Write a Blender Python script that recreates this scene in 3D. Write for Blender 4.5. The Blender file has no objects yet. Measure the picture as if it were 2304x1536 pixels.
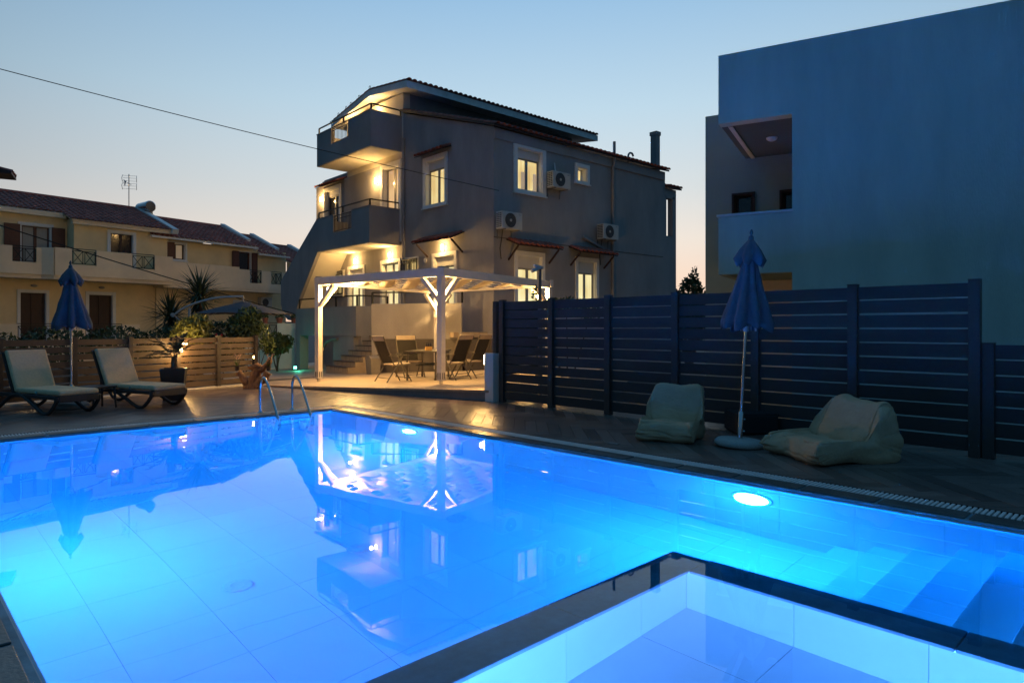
import bpy, bmesh, math, random
from mathutils import Matrix, Vector
R = math.radians
random.seed(11)
scene = bpy.context.scene
col = scene.collection

# ------------------------------------------------------------------ camera, sky, exposure
cam_d = bpy.data.cameras.new('camera'); cam = bpy.data.objects.new('camera', cam_d); col.objects.link(cam)
cam.location = (0, 0, 1.4); cam.rotation_euler = (R(90), 0, 0)
cam_d.sensor_width = 36; cam_d.lens = 36 * 1500 / 2304; cam_d.shift_y = -30 / 2304
cam_d.clip_start = .05; cam_d.clip_end = 3000
scene.camera = cam

world = bpy.data.worlds.new('World'); scene.world = world; world.use_nodes = True
wn = world.node_tree; wn.nodes.clear(); WL = wn.links.new
SUNSET_AZ = 6.0                                  # the sun has set straight ahead, a little right of centre
sky = wn.nodes.new('ShaderNodeTexSky'); sky.sky_type = 'NISHITA'; sky.sun_disc = False
sky.sun_elevation = R(-2.0); sky.sun_rotation = R(SUNSET_AZ); sky.altitude = 20
sky.air_density = 1.0; sky.dust_density = 0.6; sky.ozone_density = 2.0
# dusk dome: pale afterglow over the set sun, deep blue behind the viewer
wtc = wn.nodes.new('ShaderNodeTexCoord'); nrm = wn.nodes.new('ShaderNodeVectorMath'); nrm.operation = 'NORMALIZE'
WL(wtc.outputs['Generated'], nrm.inputs[0])
sep = wn.nodes.new('ShaderNodeSeparateXYZ'); WL(nrm.outputs[0], sep.inputs[0])
def wramp(stops, src, interp='B_SPLINE'):
    r = wn.nodes.new('ShaderNodeValToRGB'); r.color_ramp.interpolation = interp
    while len(r.color_ramp.elements) < len(stops): r.color_ramp.elements.new(.5)
    for e, (p, c) in zip(r.color_ramp.elements, stops): e.position = p; e.color = (*c, 1)
    WL(src, r.inputs['Fac']); return r.outputs['Color']
west = wramp([(0, (1, .66, .46)), (.07, (.98, .74, .58)), (.13, (.90, .80, .70)), (.2, (.72, .76, .76)), (.31, (.55, .73, .85)),
              (.44, (.36, .59, .83)), (.68, (.13, .30, .54)), (1, (.05, .15, .34))], sep.outputs['Z'], 'LINEAR')
east = wramp([(0, (.034, .075, .122)), (.3, (.018, .090, .172)), (1, (.038, .158, .32))], sep.outputs['Z'], 'LINEAR')
dot = wn.nodes.new('ShaderNodeVectorMath'); dot.operation = 'DOT_PRODUCT'; WL(nrm.outputs[0], dot.inputs[0])
dot.inputs[1].default_value = (math.sin(R(SUNSET_AZ)), math.cos(R(SUNSET_AZ)), 0)
wmr = wn.nodes.new('ShaderNodeMapRange'); wmr.interpolation_type = 'SMOOTHSTEP'
wmr.inputs['From Min'].default_value = .12; wmr.inputs['From Max'].default_value = 1.10; WL(dot.outputs['Value'], wmr.inputs['Value'])
wmx = wn.nodes.new('ShaderNodeMix'); wmx.data_type = 'RGBA'; WL(wmr.outputs[0], wmx.inputs['Factor']); WL(east, wmx.inputs['A']); WL(west, wmx.inputs['B'])
bg = wn.nodes.new('ShaderNodeBackground'); bg.inputs['Strength'].default_value = 0.06
bg2 = wn.nodes.new('ShaderNodeBackground'); bg2.inputs['Strength'].default_value = 1.0
wadd = wn.nodes.new('ShaderNodeAddShader'); wo = wn.nodes.new('ShaderNodeOutputWorld')
WL(sky.outputs[0], bg.inputs['Color']); WL(wmx.outputs['Result'], bg2.inputs['Color'])
WL(bg.outputs[0], wadd.inputs[0]); WL(bg2.outputs[0], wadd.inputs[1]); WL(wadd.outputs[0], wo.inputs['Surface'])

vs = scene.view_settings; vs.view_transform = 'Standard'; vs.look = 'None'; vs.exposure = 0; vs.gamma = 1; vs.use_curve_mapping = False
cy = scene.cycles
cy.max_bounces = 10; cy.diffuse_bounces = 4; cy.glossy_bounces = 4; cy.transmission_bounces = 8; cy.transparent_max_bounces = 8
cy.caustics_refractive = True; cy.caustics_reflective = False; cy.blur_glossy = 0.5
cy.sample_clamp_indirect = 30.0; cy.use_denoising = True
try: cy.denoiser = 'OPENIMAGEDENOISE'
except Exception: pass

# ------------------------------------------------------------------ helpers: objects
def link(o): col.objects.link(o); return o
def tag(o, label=None, cat=None, group=None, kind=None):
    if label: o['label'] = label
    if cat: o['category'] = cat
    if group: o['group'] = group
    if kind: o['kind'] = kind
    return o
def thing(name, label, cat, loc=(0, 0, 0), rz=0, group=None):
    o = link(bpy.data.objects.new(name, None)); o.empty_display_size = .1
    o.location = loc; o.rotation_euler = (0, 0, R(rz))
    return tag(o, label, cat, group)
def structure(o): o['kind'] = 'structure'; return o
def place(o, loc, rz=0): o.location = loc; o.rotation_euler = (0, 0, R(rz)); return o
def inst(src, parent, mat4=None, name=None):
    o = link(bpy.data.objects.new(name or src.name.split('.')[0], src.data)); o.parent = parent
    if mat4 is not None: o.matrix_basis = mat4
    return o
def copy_tree(o, parent=None):
    c = o.copy(); link(c); c.parent = parent
    for ch in list(o.children): copy_tree(ch, c)
    return c

class MB:
    def __init__(s): s.v = []; s.f = []
    def add(s, vs_, fs):
        n = len(s.v); s.v += [tuple(p) for p in vs_]; s.f += [tuple(i + n for i in q) for q in fs]; return s
    def box(s, x0, x1, y0, y1, z0, z1):
        if x0 > x1: x0, x1 = x1, x0
        if y0 > y1: y0, y1 = y1, y0
        if z0 > z1: z0, z1 = z1, z0
        return s.add([(x0,y0,z0),(x1,y0,z0),(x1,y1,z0),(x0,y1,z0),(x0,y0,z1),(x1,y0,z1),(x1,y1,z1),(x0,y1,z1)],
                     [(0,3,2,1),(4,5,6,7),(0,1,5,4),(1,2,6,5),(2,3,7,6),(3,0,4,7)])
    def mbox(s, m, sx, sy, sz):
        ps = [m @ Vector((x*sx/2, y*sy/2, z*sz/2)) for x, y, z in
              [(-1,-1,-1),(1,-1,-1),(1,1,-1),(-1,1,-1),(-1,-1,1),(1,-1,1),(1,1,1),(-1,1,1)]]
        return s.add(ps, [(0,3,2,1),(4,5,6,7),(0,1,5,4),(1,2,6,5),(2,3,7,6),(3,0,4,7)])
    def bar(s, p, q, w, h, up=(0, 0, 1)):
        p = Vector(p); q = Vector(q); d = (q - p); L = d.length; d.normalize()
        up = Vector(up); sd = d.cross(up)
        if sd.length < 1e-4: up = Vector((1, 0, 0)); sd = d.cross(up)
        sd.normalize(); up = sd.cross(d)
        m = Matrix((sd, d, up)).transposed().to_4x4(); m.translation = (p + q) / 2
        return s.mbox(m, w, L, h)
    def quad(s, *p): return s.add(p, [tuple(range(len(p)))])
    def prism(s, pts, axis, lo, hi):
        # pts: 2-D outline in the two other axes (kept in x,y,z order)
        n = len(pts)
        def mk(a, b, t): return (t, a, b) if axis == 'x' else (a, t, b) if axis == 'y' else (a, b, t)
        vv = [mk(a, b, lo) for a, b in pts] + [mk(a, b, hi) for a, b in pts]
        fs = [tuple(range(n))[::-1], tuple(range(n, 2*n))] + [(i, (i+1) % n, n+(i+1) % n, n+i) for i in range(n)]
        return s.add(vv, fs)
    def tube(s, pts, r, n=8, caps=True, flat=1.0):
        pts = [Vector(p) for p in pts]; m = len(pts)
        rr = r if isinstance(r, (list, tuple)) else [r] * m
        ref = None; rings = []
        for i, p in enumerate(pts):
            t = (pts[min(i+1, m-1)] - pts[max(i-1, 0)]).normalized()
            if ref is None:
                ref = Vector((0, 0, 1)) if abs(t.z) < .9 else Vector((1, 0, 0))
                a = t.cross(ref).normalized()
            else:
                a = (a - t * a.dot(t)).normalized()
            b = t.cross(a)
            rings.append([p + a * (math.cos(2*math.pi*k/n) * rr[i]) + b * (math.sin(2*math.pi*k/n) * rr[i] * flat) for k in range(n)])
        vv = [q for rg in rings for q in rg]
        fs = [(i*n+k, i*n+(k+1) % n, (i+1)*n+(k+1) % n, (i+1)*n+k) for i in range(m-1) for k in range(n)]
        if caps: fs += [tuple(range(n))[::-1], tuple((m-1)*n+k for k in range(n))]
        return s.add(vv, fs)
    def lathe(s, prof, n=16, c=(0, 0, 0), lobe=None):
        vv = []; m = len(prof)
        for i, (r, z) in enumerate(prof):
            for k in range(n):
                a = 2*math.pi*k/n; q = r * (lobe(i, a) if lobe else 1)
                vv.append((c[0]+q*math.cos(a), c[1]+q*math.sin(a), c[2]+z))
        fs = [(i*n+k, i*n+(k+1) % n, (i+1)*n+(k+1) % n, (i+1)*n+k) for i in range(m-1) for k in range(n)]
        if prof[0][0] > 1e-4: fs.append(tuple(range(n))[::-1])
        if prof[-1][0] > 1e-4: fs.append(tuple((m-1)*n+k for k in range(n)))
        return s.add(vv, fs)
    def ball(s, c, rx, ry=None, rz=None, n=10, m=6):
        ry = ry or rx; rz = rz or rx; vv = []
        for i in range(m+1):
            t = math.pi*i/m
            for k in range(n):
                a = 2*math.pi*k/n
                vv.append((c[0]+rx*math.sin(t)*math.cos(a), c[1]+ry*math.sin(t)*math.sin(a), c[2]-rz*math.cos(t)))
        return s.add(vv, [(i*n+k, i*n+(k+1) % n, (i+1)*n+(k+1) % n, (i+1)*n+k) for i in range(m) for k in range(n)])
    def mesh(s, name):
        me = bpy.data.meshes.new(name); me.from_pydata(s.v, [], s.f); me.update(); return me
    def build(s, name, mat, parent=None, smooth=False, bevel=0, weld=False, sub=0):
        me = s.mesh(name)
        if weld or smooth:
            bm = bmesh.new(); bm.from_mesh(me); bmesh.ops.remove_doubles(bm, verts=bm.verts, dist=1e-5)
            bmesh.ops.recalc_face_normals(bm, faces=bm.faces); bm.to_mesh(me); bm.free()
        if mat: me.materials.append(mat)
        o = link(bpy.data.objects.new(name, me)); o.parent = parent
        if smooth:
            for p in me.polygons: p.use_smooth = True
            if smooth != 'all':
                try: me.set_sharp_from_angle(angle=R(40))
                except Exception: pass
        if bevel:
            b = o.modifiers.new('bevel', 'BEVEL'); b.width = bevel; b.segments = 2; b.limit_method = 'ANGLE'; b.angle_limit = R(40)
        if sub:
            m = o.modifiers.new('sub', 'SUBSURF'); m.levels = sub; m.render_levels = sub
        return o
def BOX(name, mat, parent, *a, bevel=0): return MB().box(*a).build(name, mat, parent, bevel=bevel)

# ------------------------------------------------------------------ helpers: materials
def new_mat(name):
    m = bpy.data.materials.new(name); m.use_nodes = True; nt = m.node_tree; nt.nodes.clear()
    o = nt.nodes.new('ShaderNodeOutputMaterial'); b = nt.nodes.new('ShaderNodeBsdfPrincipled')
    nt.links.new(b.outputs[0], o.inputs['Surface']); return m, nt, b
def nd(nt, t, **kw):
    n = nt.nodes.new(t)
    for k, v in kw.items():
        if k in n.inputs: n.inputs[k].default_value = v
        else: setattr(n, k, v)
    return n
def surf(name, c, rough=.7, var=.15, scale=3., bump=.0, bscale=60., metal=0, spec=.5, c2=None, stretch=None, rnd=0, streak=0, coat=0):
    """noise-varied surface: base colour between c and c2 (or c darkened), fine bump, optional per-object tint"""
    m, nt, b = new_mat(name); L = nt.links
    tc = nd(nt, 'ShaderNodeTexCoord'); vec = tc.outputs['Object']
    if stretch:
        mp = nd(nt, 'ShaderNodeMapping'); mp.inputs['Scale'].default_value = stretch; L.new(vec, mp.inputs['Vector']); vec = mp.outputs[0]
    n = nd(nt, 'ShaderNodeTexNoise', Scale=scale, Detail=6., Roughness=.65); L.new(vec, n.inputs['Vector'])
    lo = c2 if c2 else tuple(x * (1 - var) for x in c); hi = c if c2 else tuple(min(1, x * (1 + var)) for x in c)
    mx = nd(nt, 'ShaderNodeMix', data_type='RGBA'); mx.inputs['A'].default_value = (*lo, 1); mx.inputs['B'].default_value = (*hi, 1)
    rp = nd(nt, 'ShaderNodeMapRange'); rp.inputs['From Min'].default_value = .3; rp.inputs['From Max'].default_value = .7
    L.new(n.outputs[0], rp.inputs['Value']); L.new(rp.outputs[0], mx.inputs['Factor']); out = mx.outputs['Result']
    if rnd:
        oi = nd(nt, 'ShaderNodeObjectInfo'); ge = nd(nt, 'ShaderNodeNewGeometry')
        ad = nd(nt, 'ShaderNodeMath', operation='ADD'); L.new(oi.outputs['Random'], ad.inputs[0]); L.new(ge.outputs['Random Per Island'], ad.inputs[1])
        fr = nd(nt, 'ShaderNodeMath', operation='FRACT'); L.new(ad.outputs[0], fr.inputs[0])
        r2 = nd(nt, 'ShaderNodeMapRange'); r2.inputs['To Min'].default_value = 1 - rnd; r2.inputs['To Max'].default_value = 1 + rnd; L.new(fr.outputs[0], r2.inputs['Value'])
        vm = nd(nt, 'ShaderNodeVectorMath', operation='SCALE'); L.new(out, vm.inputs[0]); L.new(r2.outputs[0], vm.inputs['Scale']); out = vm.outputs[0]
    L.new(out, b.inputs['Base Color'])
    b.inputs['Roughness'].default_value = rough; b.inputs['Metallic'].default_value = metal; b.inputs['Specular IOR Level'].default_value = spec
    if coat: b.inputs['Coat Weight'].default_value = coat
    if rough > .15:
        rr = nd(nt, 'ShaderNodeMapRange'); rr.inputs['To Min'].default_value = rough * .85; rr.inputs['To Max'].default_value = min(1, rough * 1.15)
        L.new(n.outputs[0], rr.inputs['Value']); L.new(rr.outputs[0], b.inputs['Roughness'])
    if bump:
        n2 = nd(nt, 'ShaderNodeTexNoise', Scale=bscale, Detail=5.); L.new(vec, n2.inputs['Vector'])
        bp = nd(nt, 'ShaderNodeBump', Strength=bump, Distance=.02); L.new(n2.outputs[0], bp.inputs['Height']); L.new(bp.outputs[0], b.inputs['Normal'])
    return m
def emit(name, c, s):
    m, nt, b = new_mat(name)
    b.inputs['Base Color'].default_value = (.8, .8, .8, 1); b.inputs['Emission Color'].default_value = (*c, 1); b.inputs['Emission Strength'].default_value = s
    return m
def lamp_light(parent, loc, w, c, r=.04, name='lamp_light', spot=None, rot=None, blend=.6):
    d = bpy.data.lights.new(name, 'SPOT' if spot else 'POINT'); d.energy = w; d.color = c; d.shadow_soft_size = r
    if spot: d.spot_size = R(spot); d.spot_blend = blend
    o = link(bpy.data.objects.new(name, d)); o.parent = parent; o.location = loc
    if rot: o.rotation_euler = rot
    return o

WARM = (1.0, .56, .17); WARM2 = (1.0, .60, .20)
M = {}
M['grey_stucco'] = surf('grey_stucco', (.30, .28, .275), .92, .17, .9, .4, 60, stretch=(1, 1, .4))
M['light_stucco'] = surf('light_stucco', (.62, .56, .46), .92, .08, 1.0, .3, 90)
M['plinth'] = surf('plinth', (.10, .085, .075), .85, .15, 2, .3, 60)
M['white_trim'] = surf('white_trim', (.72, .71, .69), .6, .05, 4, .1, 40)
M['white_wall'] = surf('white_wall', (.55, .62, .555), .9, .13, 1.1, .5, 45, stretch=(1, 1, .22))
M['loggia_ceiling'] = surf('loggia_ceiling', (.11, .14, .14), .9, .08, .8, .3, 90)  # ceiling colour darkened to stand in for the shade of the recess
M['loggia'] = surf('loggia', (.30, .345, .29), .9, .08, .8, .3, 90)  # darker than the outer wall: recess shade put into the colour
M['yellow_wall'] = surf('yellow_wall', (.80, .62, .35), .9, .12, .9, .3, 80)
M['peach_wall'] = surf('peach_wall', (.84, .68, .48), .9, .12, .9, .3, 80)
M['rooftile'] = surf('rooftile', (.34, .10, .07), .75, .3, 6, .3, 40, rnd=.28)
M['ridgewhite'] = surf('ridgewhite', (.72, .71, .69), .85, .15, 3, .2, 50)
M['dark_wood'] = surf('dark_wood', (.040, .016, .012), .6, .3, 5, .2, 40, stretch=(3, 3, .6))
M['shutter'] = surf('shutter', (.10, .035, .022), .55, .2, 5, .15, 50)
M['black_metal'] = surf('black_metal', (.015, .014, .014), .45, .2, 8, 0, 0, metal=.4)
M['steel'] = surf('steel', (.62, .62, .64), .18, .04, 10, 0, metal=1.0)
M['pvc'] = surf('pvc', (.30, .28, .26), .45, .05, 4)
M['pvc_white'] = surf('pvc_white', (.62, .60, .57), .45, .05, 4)
M['glass_dark'] = surf('glass_dark', (.02, .022, .026), .06, .1, 3, spec=.8)
M['curtain'] = surf('curtain', (.35, .33, .30), .85, .12, 9, .2, 30, stretch=(8, 8, .2))
def lit(name, c1, c2, s):   # lit room behind net curtains: folds and uneven lamp light
    m, nt, b = new_mat(name); L = nt.links
    tc = nd(nt, 'ShaderNodeTexCoord'); mp = nd(nt, 'ShaderNodeMapping'); mp.inputs['Scale'].default_value = (7, 7, .35); L.new(tc.outputs['Object'], mp.inputs['Vector'])
    n = nd(nt, 'ShaderNodeTexNoise', Scale=1.6, Detail=4.); L.new(mp.outputs[0], n.inputs['Vector'])
    n2 = nd(nt, 'ShaderNodeTexNoise', Scale=1.1, Detail=2.); L.new(tc.outputs['Object'], n2.inputs['Vector'])
    ad = nd(nt, 'ShaderNodeMath', operation='ADD'); L.new(n.outputs[0], ad.inputs[0]); L.new(n2.outputs[0], ad.inputs[1])
    mr = nd(nt, 'ShaderNodeMapRange'); mr.inputs['From Min'].default_value = .75; mr.inputs['From Max'].default_value = 1.2; L.new(ad.outputs[0], mr.inputs['Value'])
    mx = nd(nt, 'ShaderNodeMix', data_type='RGBA'); mx.inputs['A'].default_value = (*c2, 1); mx.inputs['B'].default_value = (*c1, 1); L.new(mr.outputs[0], mx.inputs['Factor'])
    L.new(mx.outputs['Result'], b.inputs['Emission Color']); b.inputs['Emission Strength'].default_value = s; b.inputs['Base Color'].default_value = (.3, .3, .3, 1); b.inputs['Roughness'].default_value = .1
    return m
M['lit_pane'] = lit('lit_pane', (1.0, .80, .34), (.72, .46, .14), .9)
M['lit_pane_pale'] = lit('lit_pane_pale', (1.0, .88, .46), (.75, .58, .22), 1.0)
M['lit_orange'] = lit('lit_orange', (1.0, .62, .28), (.62, .32, .10), .8)
M['dim_pane'] = emit('dim_pane', (1.0, .62, .25), .10)
M['interior_shade'] = emit('interior_shade', (1.0, .66, .30), .32)
M['bulb'] = emit('bulb', (1.0, .78, .45), 22)
M['bulb_hot'] = emit('bulb_hot', (1.0, .74, .40), 30)
M['ac_white'] = surf('ac_white', (.50, .48, .44), .5, .06, 5)
M['ac_dark'] = surf('ac_dark', (.03, .03, .032), .5, .1, 8)
M['fence'] = surf('fence', (.043, .035, .034), .6, .18, 8, .25, 60, stretch=(.6, 8, 8), rnd=.26)
M['fence_post'] = surf('fence_post', (.055, .044, .040), .5, .1, 6, .1, 50)
M['fence_brown'] = surf('fence_brown', (.090, .060, .042), .55, .18, 8, .25, 60, stretch=(.6, 8, 8), rnd=.08)
M['white_wood'] = surf('white_wood', (.66, .60, .56), .55, .08, 5, .15, 50, stretch=(1, 1, 1))
M['shade_cloth'] = surf('shade_cloth', (.50, .42, .33), .85, .08, 6, .2, 200)
M['plank'] = surf('plank', (.165, .122, .104), .29, .28, 7, .15, 60, stretch=(.5, 6, 6), rnd=.38)
M['deck_base'] = surf('deck_base', (.06, .055, .052), .8, .2, 5)
M['platform'] = surf('platform', (.36, .28, .20), .6, .18, 4, .12, 30, stretch=(1, 5, 1))
M['riser'] = surf('riser', (.20, .19, .19), .7, .15, 4)
M['stone'] = surf('stone', (.085, .095, .095), .30, .35, 5, .2, 40, rnd=.14)
M['dark_stone'] = surf('dark_stone', (.17, .28, .34), .6, .4, 4, .12, 30)
M['grate'] = surf('grate', (.66, .66, .64), .5, .08, 8, rnd=.08)
M['trench'] = surf('trench', (.012, .012, .013), .8, .1, 5)
M['pool_tile'] = surf('pool_tile', (.66, .67, .67), .45, .04, 1.5, .05, 30, rnd=.025)
M['pool_grout'] = surf('pool_grout', (.56, .58, .60), .8, .05, 4)
M['soil'] = surf('soil', (.055, .045, .032), .95, .3, 2, .5, 20)
M['ground'] = surf('ground', (.07, .065, .06), .95, .3, .3, .3, 4)
M['lounger_frame'] = surf('lounger_frame', (.042, .034, .030), .42, .1, 5)
M['cushion'] = surf('cushion', (.84, .58, .33), .95, .10, 25, .5, 350)
M['blue_cloth'] = surf('blue_cloth', (.072, .090, .115), .85, .2, 4, .25, 220)
M['chair_cloth'] = surf('chair_cloth', (.42, .34, .26), .95, .1, 20, .4, 300)
M['granite'] = surf('granite', (.58, .55, .50), .8, .0, 120, .3, 160, c2=(.20, .19, .18))
M['beanbag'] = surf('beanbag', (.52, .34, .20), .92, .10, 4, .35, 26)
M['black_cloth'] = surf('black_cloth', (.016, .016, .018), .9, .2, 5, .2, 200)
M['alu'] = surf('alu', (.35, .34, .33), .4, .06, 5, metal=.7)
M['brass_frame'] = surf('brass_frame', (.11, .095, .075), .4, .06, 5, metal=.5)
M['mesh_dark'] = surf('mesh_dark', (.016, .014, .012), .8, .15, 30, .2, 300)
M['bin'] = surf('bin', (.16, .15, .15), .6, .08, 4)
M['driftwood'] = surf('driftwood', (.26, .12, .05), .7, 0, 6, .7, 20, c2=(.08, .035, .018), stretch=(3, 3, .8))
M['pot'] = surf('pot', (.030, .024, .022), .45, .1, 5)
M['leaf_dark'] = surf('leaf_dark', (.035, .065, .022), .6, .45, 3, rnd=.35)
M['leaf_mid'] = surf('leaf_mid', (.07, .105, .03), .55, .35, 3, rnd=.35)
M['leaf_yellow'] = surf('leaf_yellow', (.16, .17, .035), .5, .35, 3, rnd=.35)
M['leaf_palm'] = surf('leaf_palm', (.03, .042, .02), .55, .35, 4, rnd=.3)
M['yucca'] = surf('yucca', (.05, .075, .035), .5, .35, 4, rnd=.3)
M['bark'] = surf('bark', (.085, .06, .042), .95, .35, 8, .6, 25)
M['flower'] = surf('flower', (.55, .35, .28), .7, .2, 8)
M['flower_red'] = surf('flower_red', (.45, .03, .04), .7, .2, 8)
M['umbrella_grey'] = surf('umbrella_grey', (.05, .053, .07), .85, .12, 4, .2, 150)
M['pole_white'] = surf('pole_white', (.50, .48, .46), .45, .05, 4)
M['cable'] = surf('cable', (.012, .012, .012), .7, .1, 4)
M['boiler'] = surf('boiler', (.55, .55, .56), .15, .05, 4, metal=1.0)
M['pool_lamp'] = emit('pool_lamp', (.07, .29, 1.0), 720)
M['kids_fill'] = emit('kids_fill', (.62, .33, 1.0), 600)
M['led'] = emit('led', (.006, .165, 1.0), 560.0)
M['led_kids'] = emit('led_kids', (.60, .34, 1.0), 8.0)
M['led_red_tint'] = emit('led_red_tint', (1.0, .06, .15), 150.0)

# clear, nearly still pool water
m, nt, b = new_mat('pool_water'); nt.nodes.remove(b)
gl = nd(nt, 'ShaderNodeBsdfRefraction', IOR=1.33, Roughness=0.0); gl.inputs['Color'].default_value = (.10, .80, 1, 1)   # water swallows red
gs = nd(nt, 'ShaderNodeBsdfGlossy', Roughness=0.0); gs.inputs['Color'].default_value = (1, 1, 1, 1); fz = nd(nt, 'ShaderNodeFresnel', IOR=1.33); mxs = nd(nt, 'ShaderNodeMixShader')
nt.links.new(fz.outputs[0], mxs.inputs['Fac']); nt.links.new(gl.outputs[0], mxs.inputs[1]); nt.links.new(gs.outputs[0], mxs.inputs[2])
tc = nd(nt, 'ShaderNodeTexCoord'); nz = nd(nt, 'ShaderNodeTexNoise', Scale=1.3, Detail=2.); nt.links.new(tc.outputs['Object'], nz.inputs['Vector'])
bp = nd(nt, 'ShaderNodeBump', Strength=.02, Distance=.05); nt.links.new(nz.outputs[0], bp.inputs['Height'])
for q_ in (gl, gs, fz): nt.links.new(bp.outputs[0], q_.inputs['Normal'])
nt.links.new(mxs.outputs[0], [n for n in nt.nodes if n.type == 'OUTPUT_MATERIAL'][0].inputs['Surface'])
M['water'] = m

# ------------------------------------------------------------------ the ground
POOL_O = (-3.14, 11.58, 0); POOL_A = 224.1
def pool_place(o): return place(o, POOL_O, POOL_A)
_c, _s = math.cos(R(POOL_A)), math.sin(R(POOL_A))
def pw(a, b, z=0): return Vector((POOL_O[0] + _c*a - _s*b, POOL_O[1] + _s*a + _c*b, z))
def wp(X, Y): X -= POOL_O[0]; Y -= POOL_O[1]; return (_c*X + _s*Y, -_s*X + _c*Y)
CAMP = wp(0, 0)
PW, PL = 5.29, 11.6          # pool width and length
g = MB(); B = 900
for x0, x1, y0, y1 in ((-B, -.5, -B, B), (PW+.5, B, -B, B), (-.5, PW+.5, -B, -.5), (-.5, PW+.5, PL+.5, B)):
    g.quad((x0, y0, -.6), (x1, y0, -.6), (x1, y1, -.6), (x0, y1, -.6))
pool_place(structure(g.build('ground', M['ground'])))

# ------------------------------------------------------------------ the pool
WZ = -.04; FLOOR = -1.47; KFLOOR = -.67
KA, KB = 2.03, 8.13          # outer corner of the children's pool wall
KI = .21
shell = MB()
t = .25
shell.box(-t, PW+t, -t, PL+t, FLOOR-t, FLOOR-.012)                 # slab
shell.box(-t, -.012, -t, PL+t, FLOOR-.02, -.035)                   # walls
shell.box(PW, PW+t, -t, PL+t, FLOOR-.02, -.035)
shell.box(-.012, PW, -t, -.012, FLOOR-.02, -.035)
shell.box(-.012, PW, PL, PL+t, FLOOR-.02, -.035)
shell.box(KA, PW, KB, KB+KI-.012, FLOOR-.02, -.1)                  # wall of the children's pool
shell.box(KA, KA+KI-.012, KB+KI-.012, PL, FLOOR-.02, -.1)
shell.box(KA+KI-.012, PW, KB+KI-.012, PL, FLOOR-.02, KFLOOR-.012)  # its raised floor
pool = pool_place(structure(shell.build('pool', M['pool_grout'])))
TS = .63; G = .003
def tile_mesh(name, sx, sy, sz):
    me = MB().box(0, sx, 0, sy, 0, sz).mesh(name); me.materials.append(M['pool_tile']); return me
def tile(name, x0, x1, y0, y1, z0, z1):
    return MB().box(x0, x1, y0, y1, z0, z1).build(name, M['pool_tile'], pool)
def steps_of(lo, hi, start, size):
    xs = [lo]; x = start
    while x <= lo + .02: x += size
    while x < hi - .02: xs.append(x); x += size
    xs.append(hi); return list(zip(xs[:-1], xs[1:]))
for a0, a1 in steps_of(0, PW, .28, TS):
    for b0, b1 in steps_of(0, PL, .01+.0, TS):
        if b0 > KB and a0 >= KA - .05: continue
        a1_ = min(a1, KA) if b0 > KB - .01 and a1 > KA else a1
        if b1 > KB and a0 > KA - .01: b1 = KB
        if a1_ - a0 < .03 or b1 - b0 < .03: continue
        tile('floor_tile', a0+G/2, a1_-G/2, b0+G/2, b1-G/2, FLOOR-.012, FLOOR)
for b0, b1 in steps_of(0, PL, .35, TS):
    tile('wall_tile', -.012, 0, b0+G/2, b1-G/2, FLOOR, -.036)
for a0, a1 in steps_of(0, PW, .28, TS):
    tile('wall_tile', a0+G/2, a1-G/2, -.012, 0, FLOOR, -.036)
for a0, a1 in steps_of(KA, PW, .28, TS):
    tile('wall_tile', a0+G/2, a1-G/2, KB-.012, KB, FLOOR, -.105)
for a0, a1 in steps_of(KA+KI, PW, KA+KI+.47, TS):                 # children's pool, inside
    tile('wall_tile', a0+G/2, a1-G/2, KB+KI-.012, KB+KI, KFLOOR, -.115)
for b0, b1 in steps_of(KB+KI, PL, 8.99, TS):
    tile('wall_tile', KA+KI-.012, KA+KI, b0+G/2, b1-G/2, KFLOOR, -.115)
    for a0, a1 in steps_of(KA+KI, PW, KA+KI+.47, TS):
        tile('floor_tile', a0+G/2, a1-G/2, b0+G/2, b1-G/2, KFLOOR-.012, KFLOOR)
for i in range(8):                                                # entry steps along the right wall
    b0 = 8.40 + .295*i; z = -1.25 + .195*i
    if z > -.1: break
    s_ = MB().box(0.001, KA-.001, b0, PL-.04 if i == 5 else b0+.31, FLOOR, z-.02)
    o = s_.build('step', M['pool_tile'], pool)
    BOX('step_nosing', M['pool_tile'], o, .001, KA-.001, b0-.012, PL-.04 if i == 5 else b0+.30, z-.02, z, bevel=.004)
# dark stone cap on the wall of the children's pool
capm = M['dark_stone']
for a0, a1 in steps_of(KA, PW, KA+1.2, 1.2):
    BOX('cap_stone', capm, pool, a0+.002, a1-.002, KB-.015, KB+KI+.034, -.1, -.062, bevel=.006)
for b0, b1 in steps_of(KB+KI+.034, PL, KB+1.6, 1.2):
    BOX('cap_stone', capm, pool, KA-.015, KA+KI+.034, b0+.003, b1-.002, -.1, -.062, bevel=.006)
# light strips under the coping and under the cap of the children's pool
led = M['led']; ledk = M['led_kids']
# (each strip is tucked under a narrow lip below the water, added to hide it)
for nm, mt, d0, d1, z0, z1 in (('led_shield', M['pool_tile'], 0, .014, -.0465, -.0425), ('led_strip', led, .001, .006, -.0505, -.0468)):
    BOX(nm, mt, pool, d0, d1, .03, PL-.03, z0, z1); BOX(nm, mt, pool, .03, PW-.03, d0, d1, z0, z1)
    BOX(nm, mt, pool, PW-d1, PW-d0, .03, KB-.1, z0, z1); BOX(nm, mt, pool, .03, KA-.03, PL-d1, PL-d0, z0, z1)
BOX('led_strip', ledk, pool, KA+KI+.012, PW-.01, KB+KI+.010, KB+KI+.024, -.106, -.101)
BOX('led_strip', ledk, pool, KA+KI+.010, KA+KI+.024, KB+KI+.03, PL-.01, -.106, -.101)
BOX('led_strip', M['led_red_tint'], pool, PW-.012, PW-.004, 5.0, 8.0, -.085, -.06)  # red strip added to tint the near water violet
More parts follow.
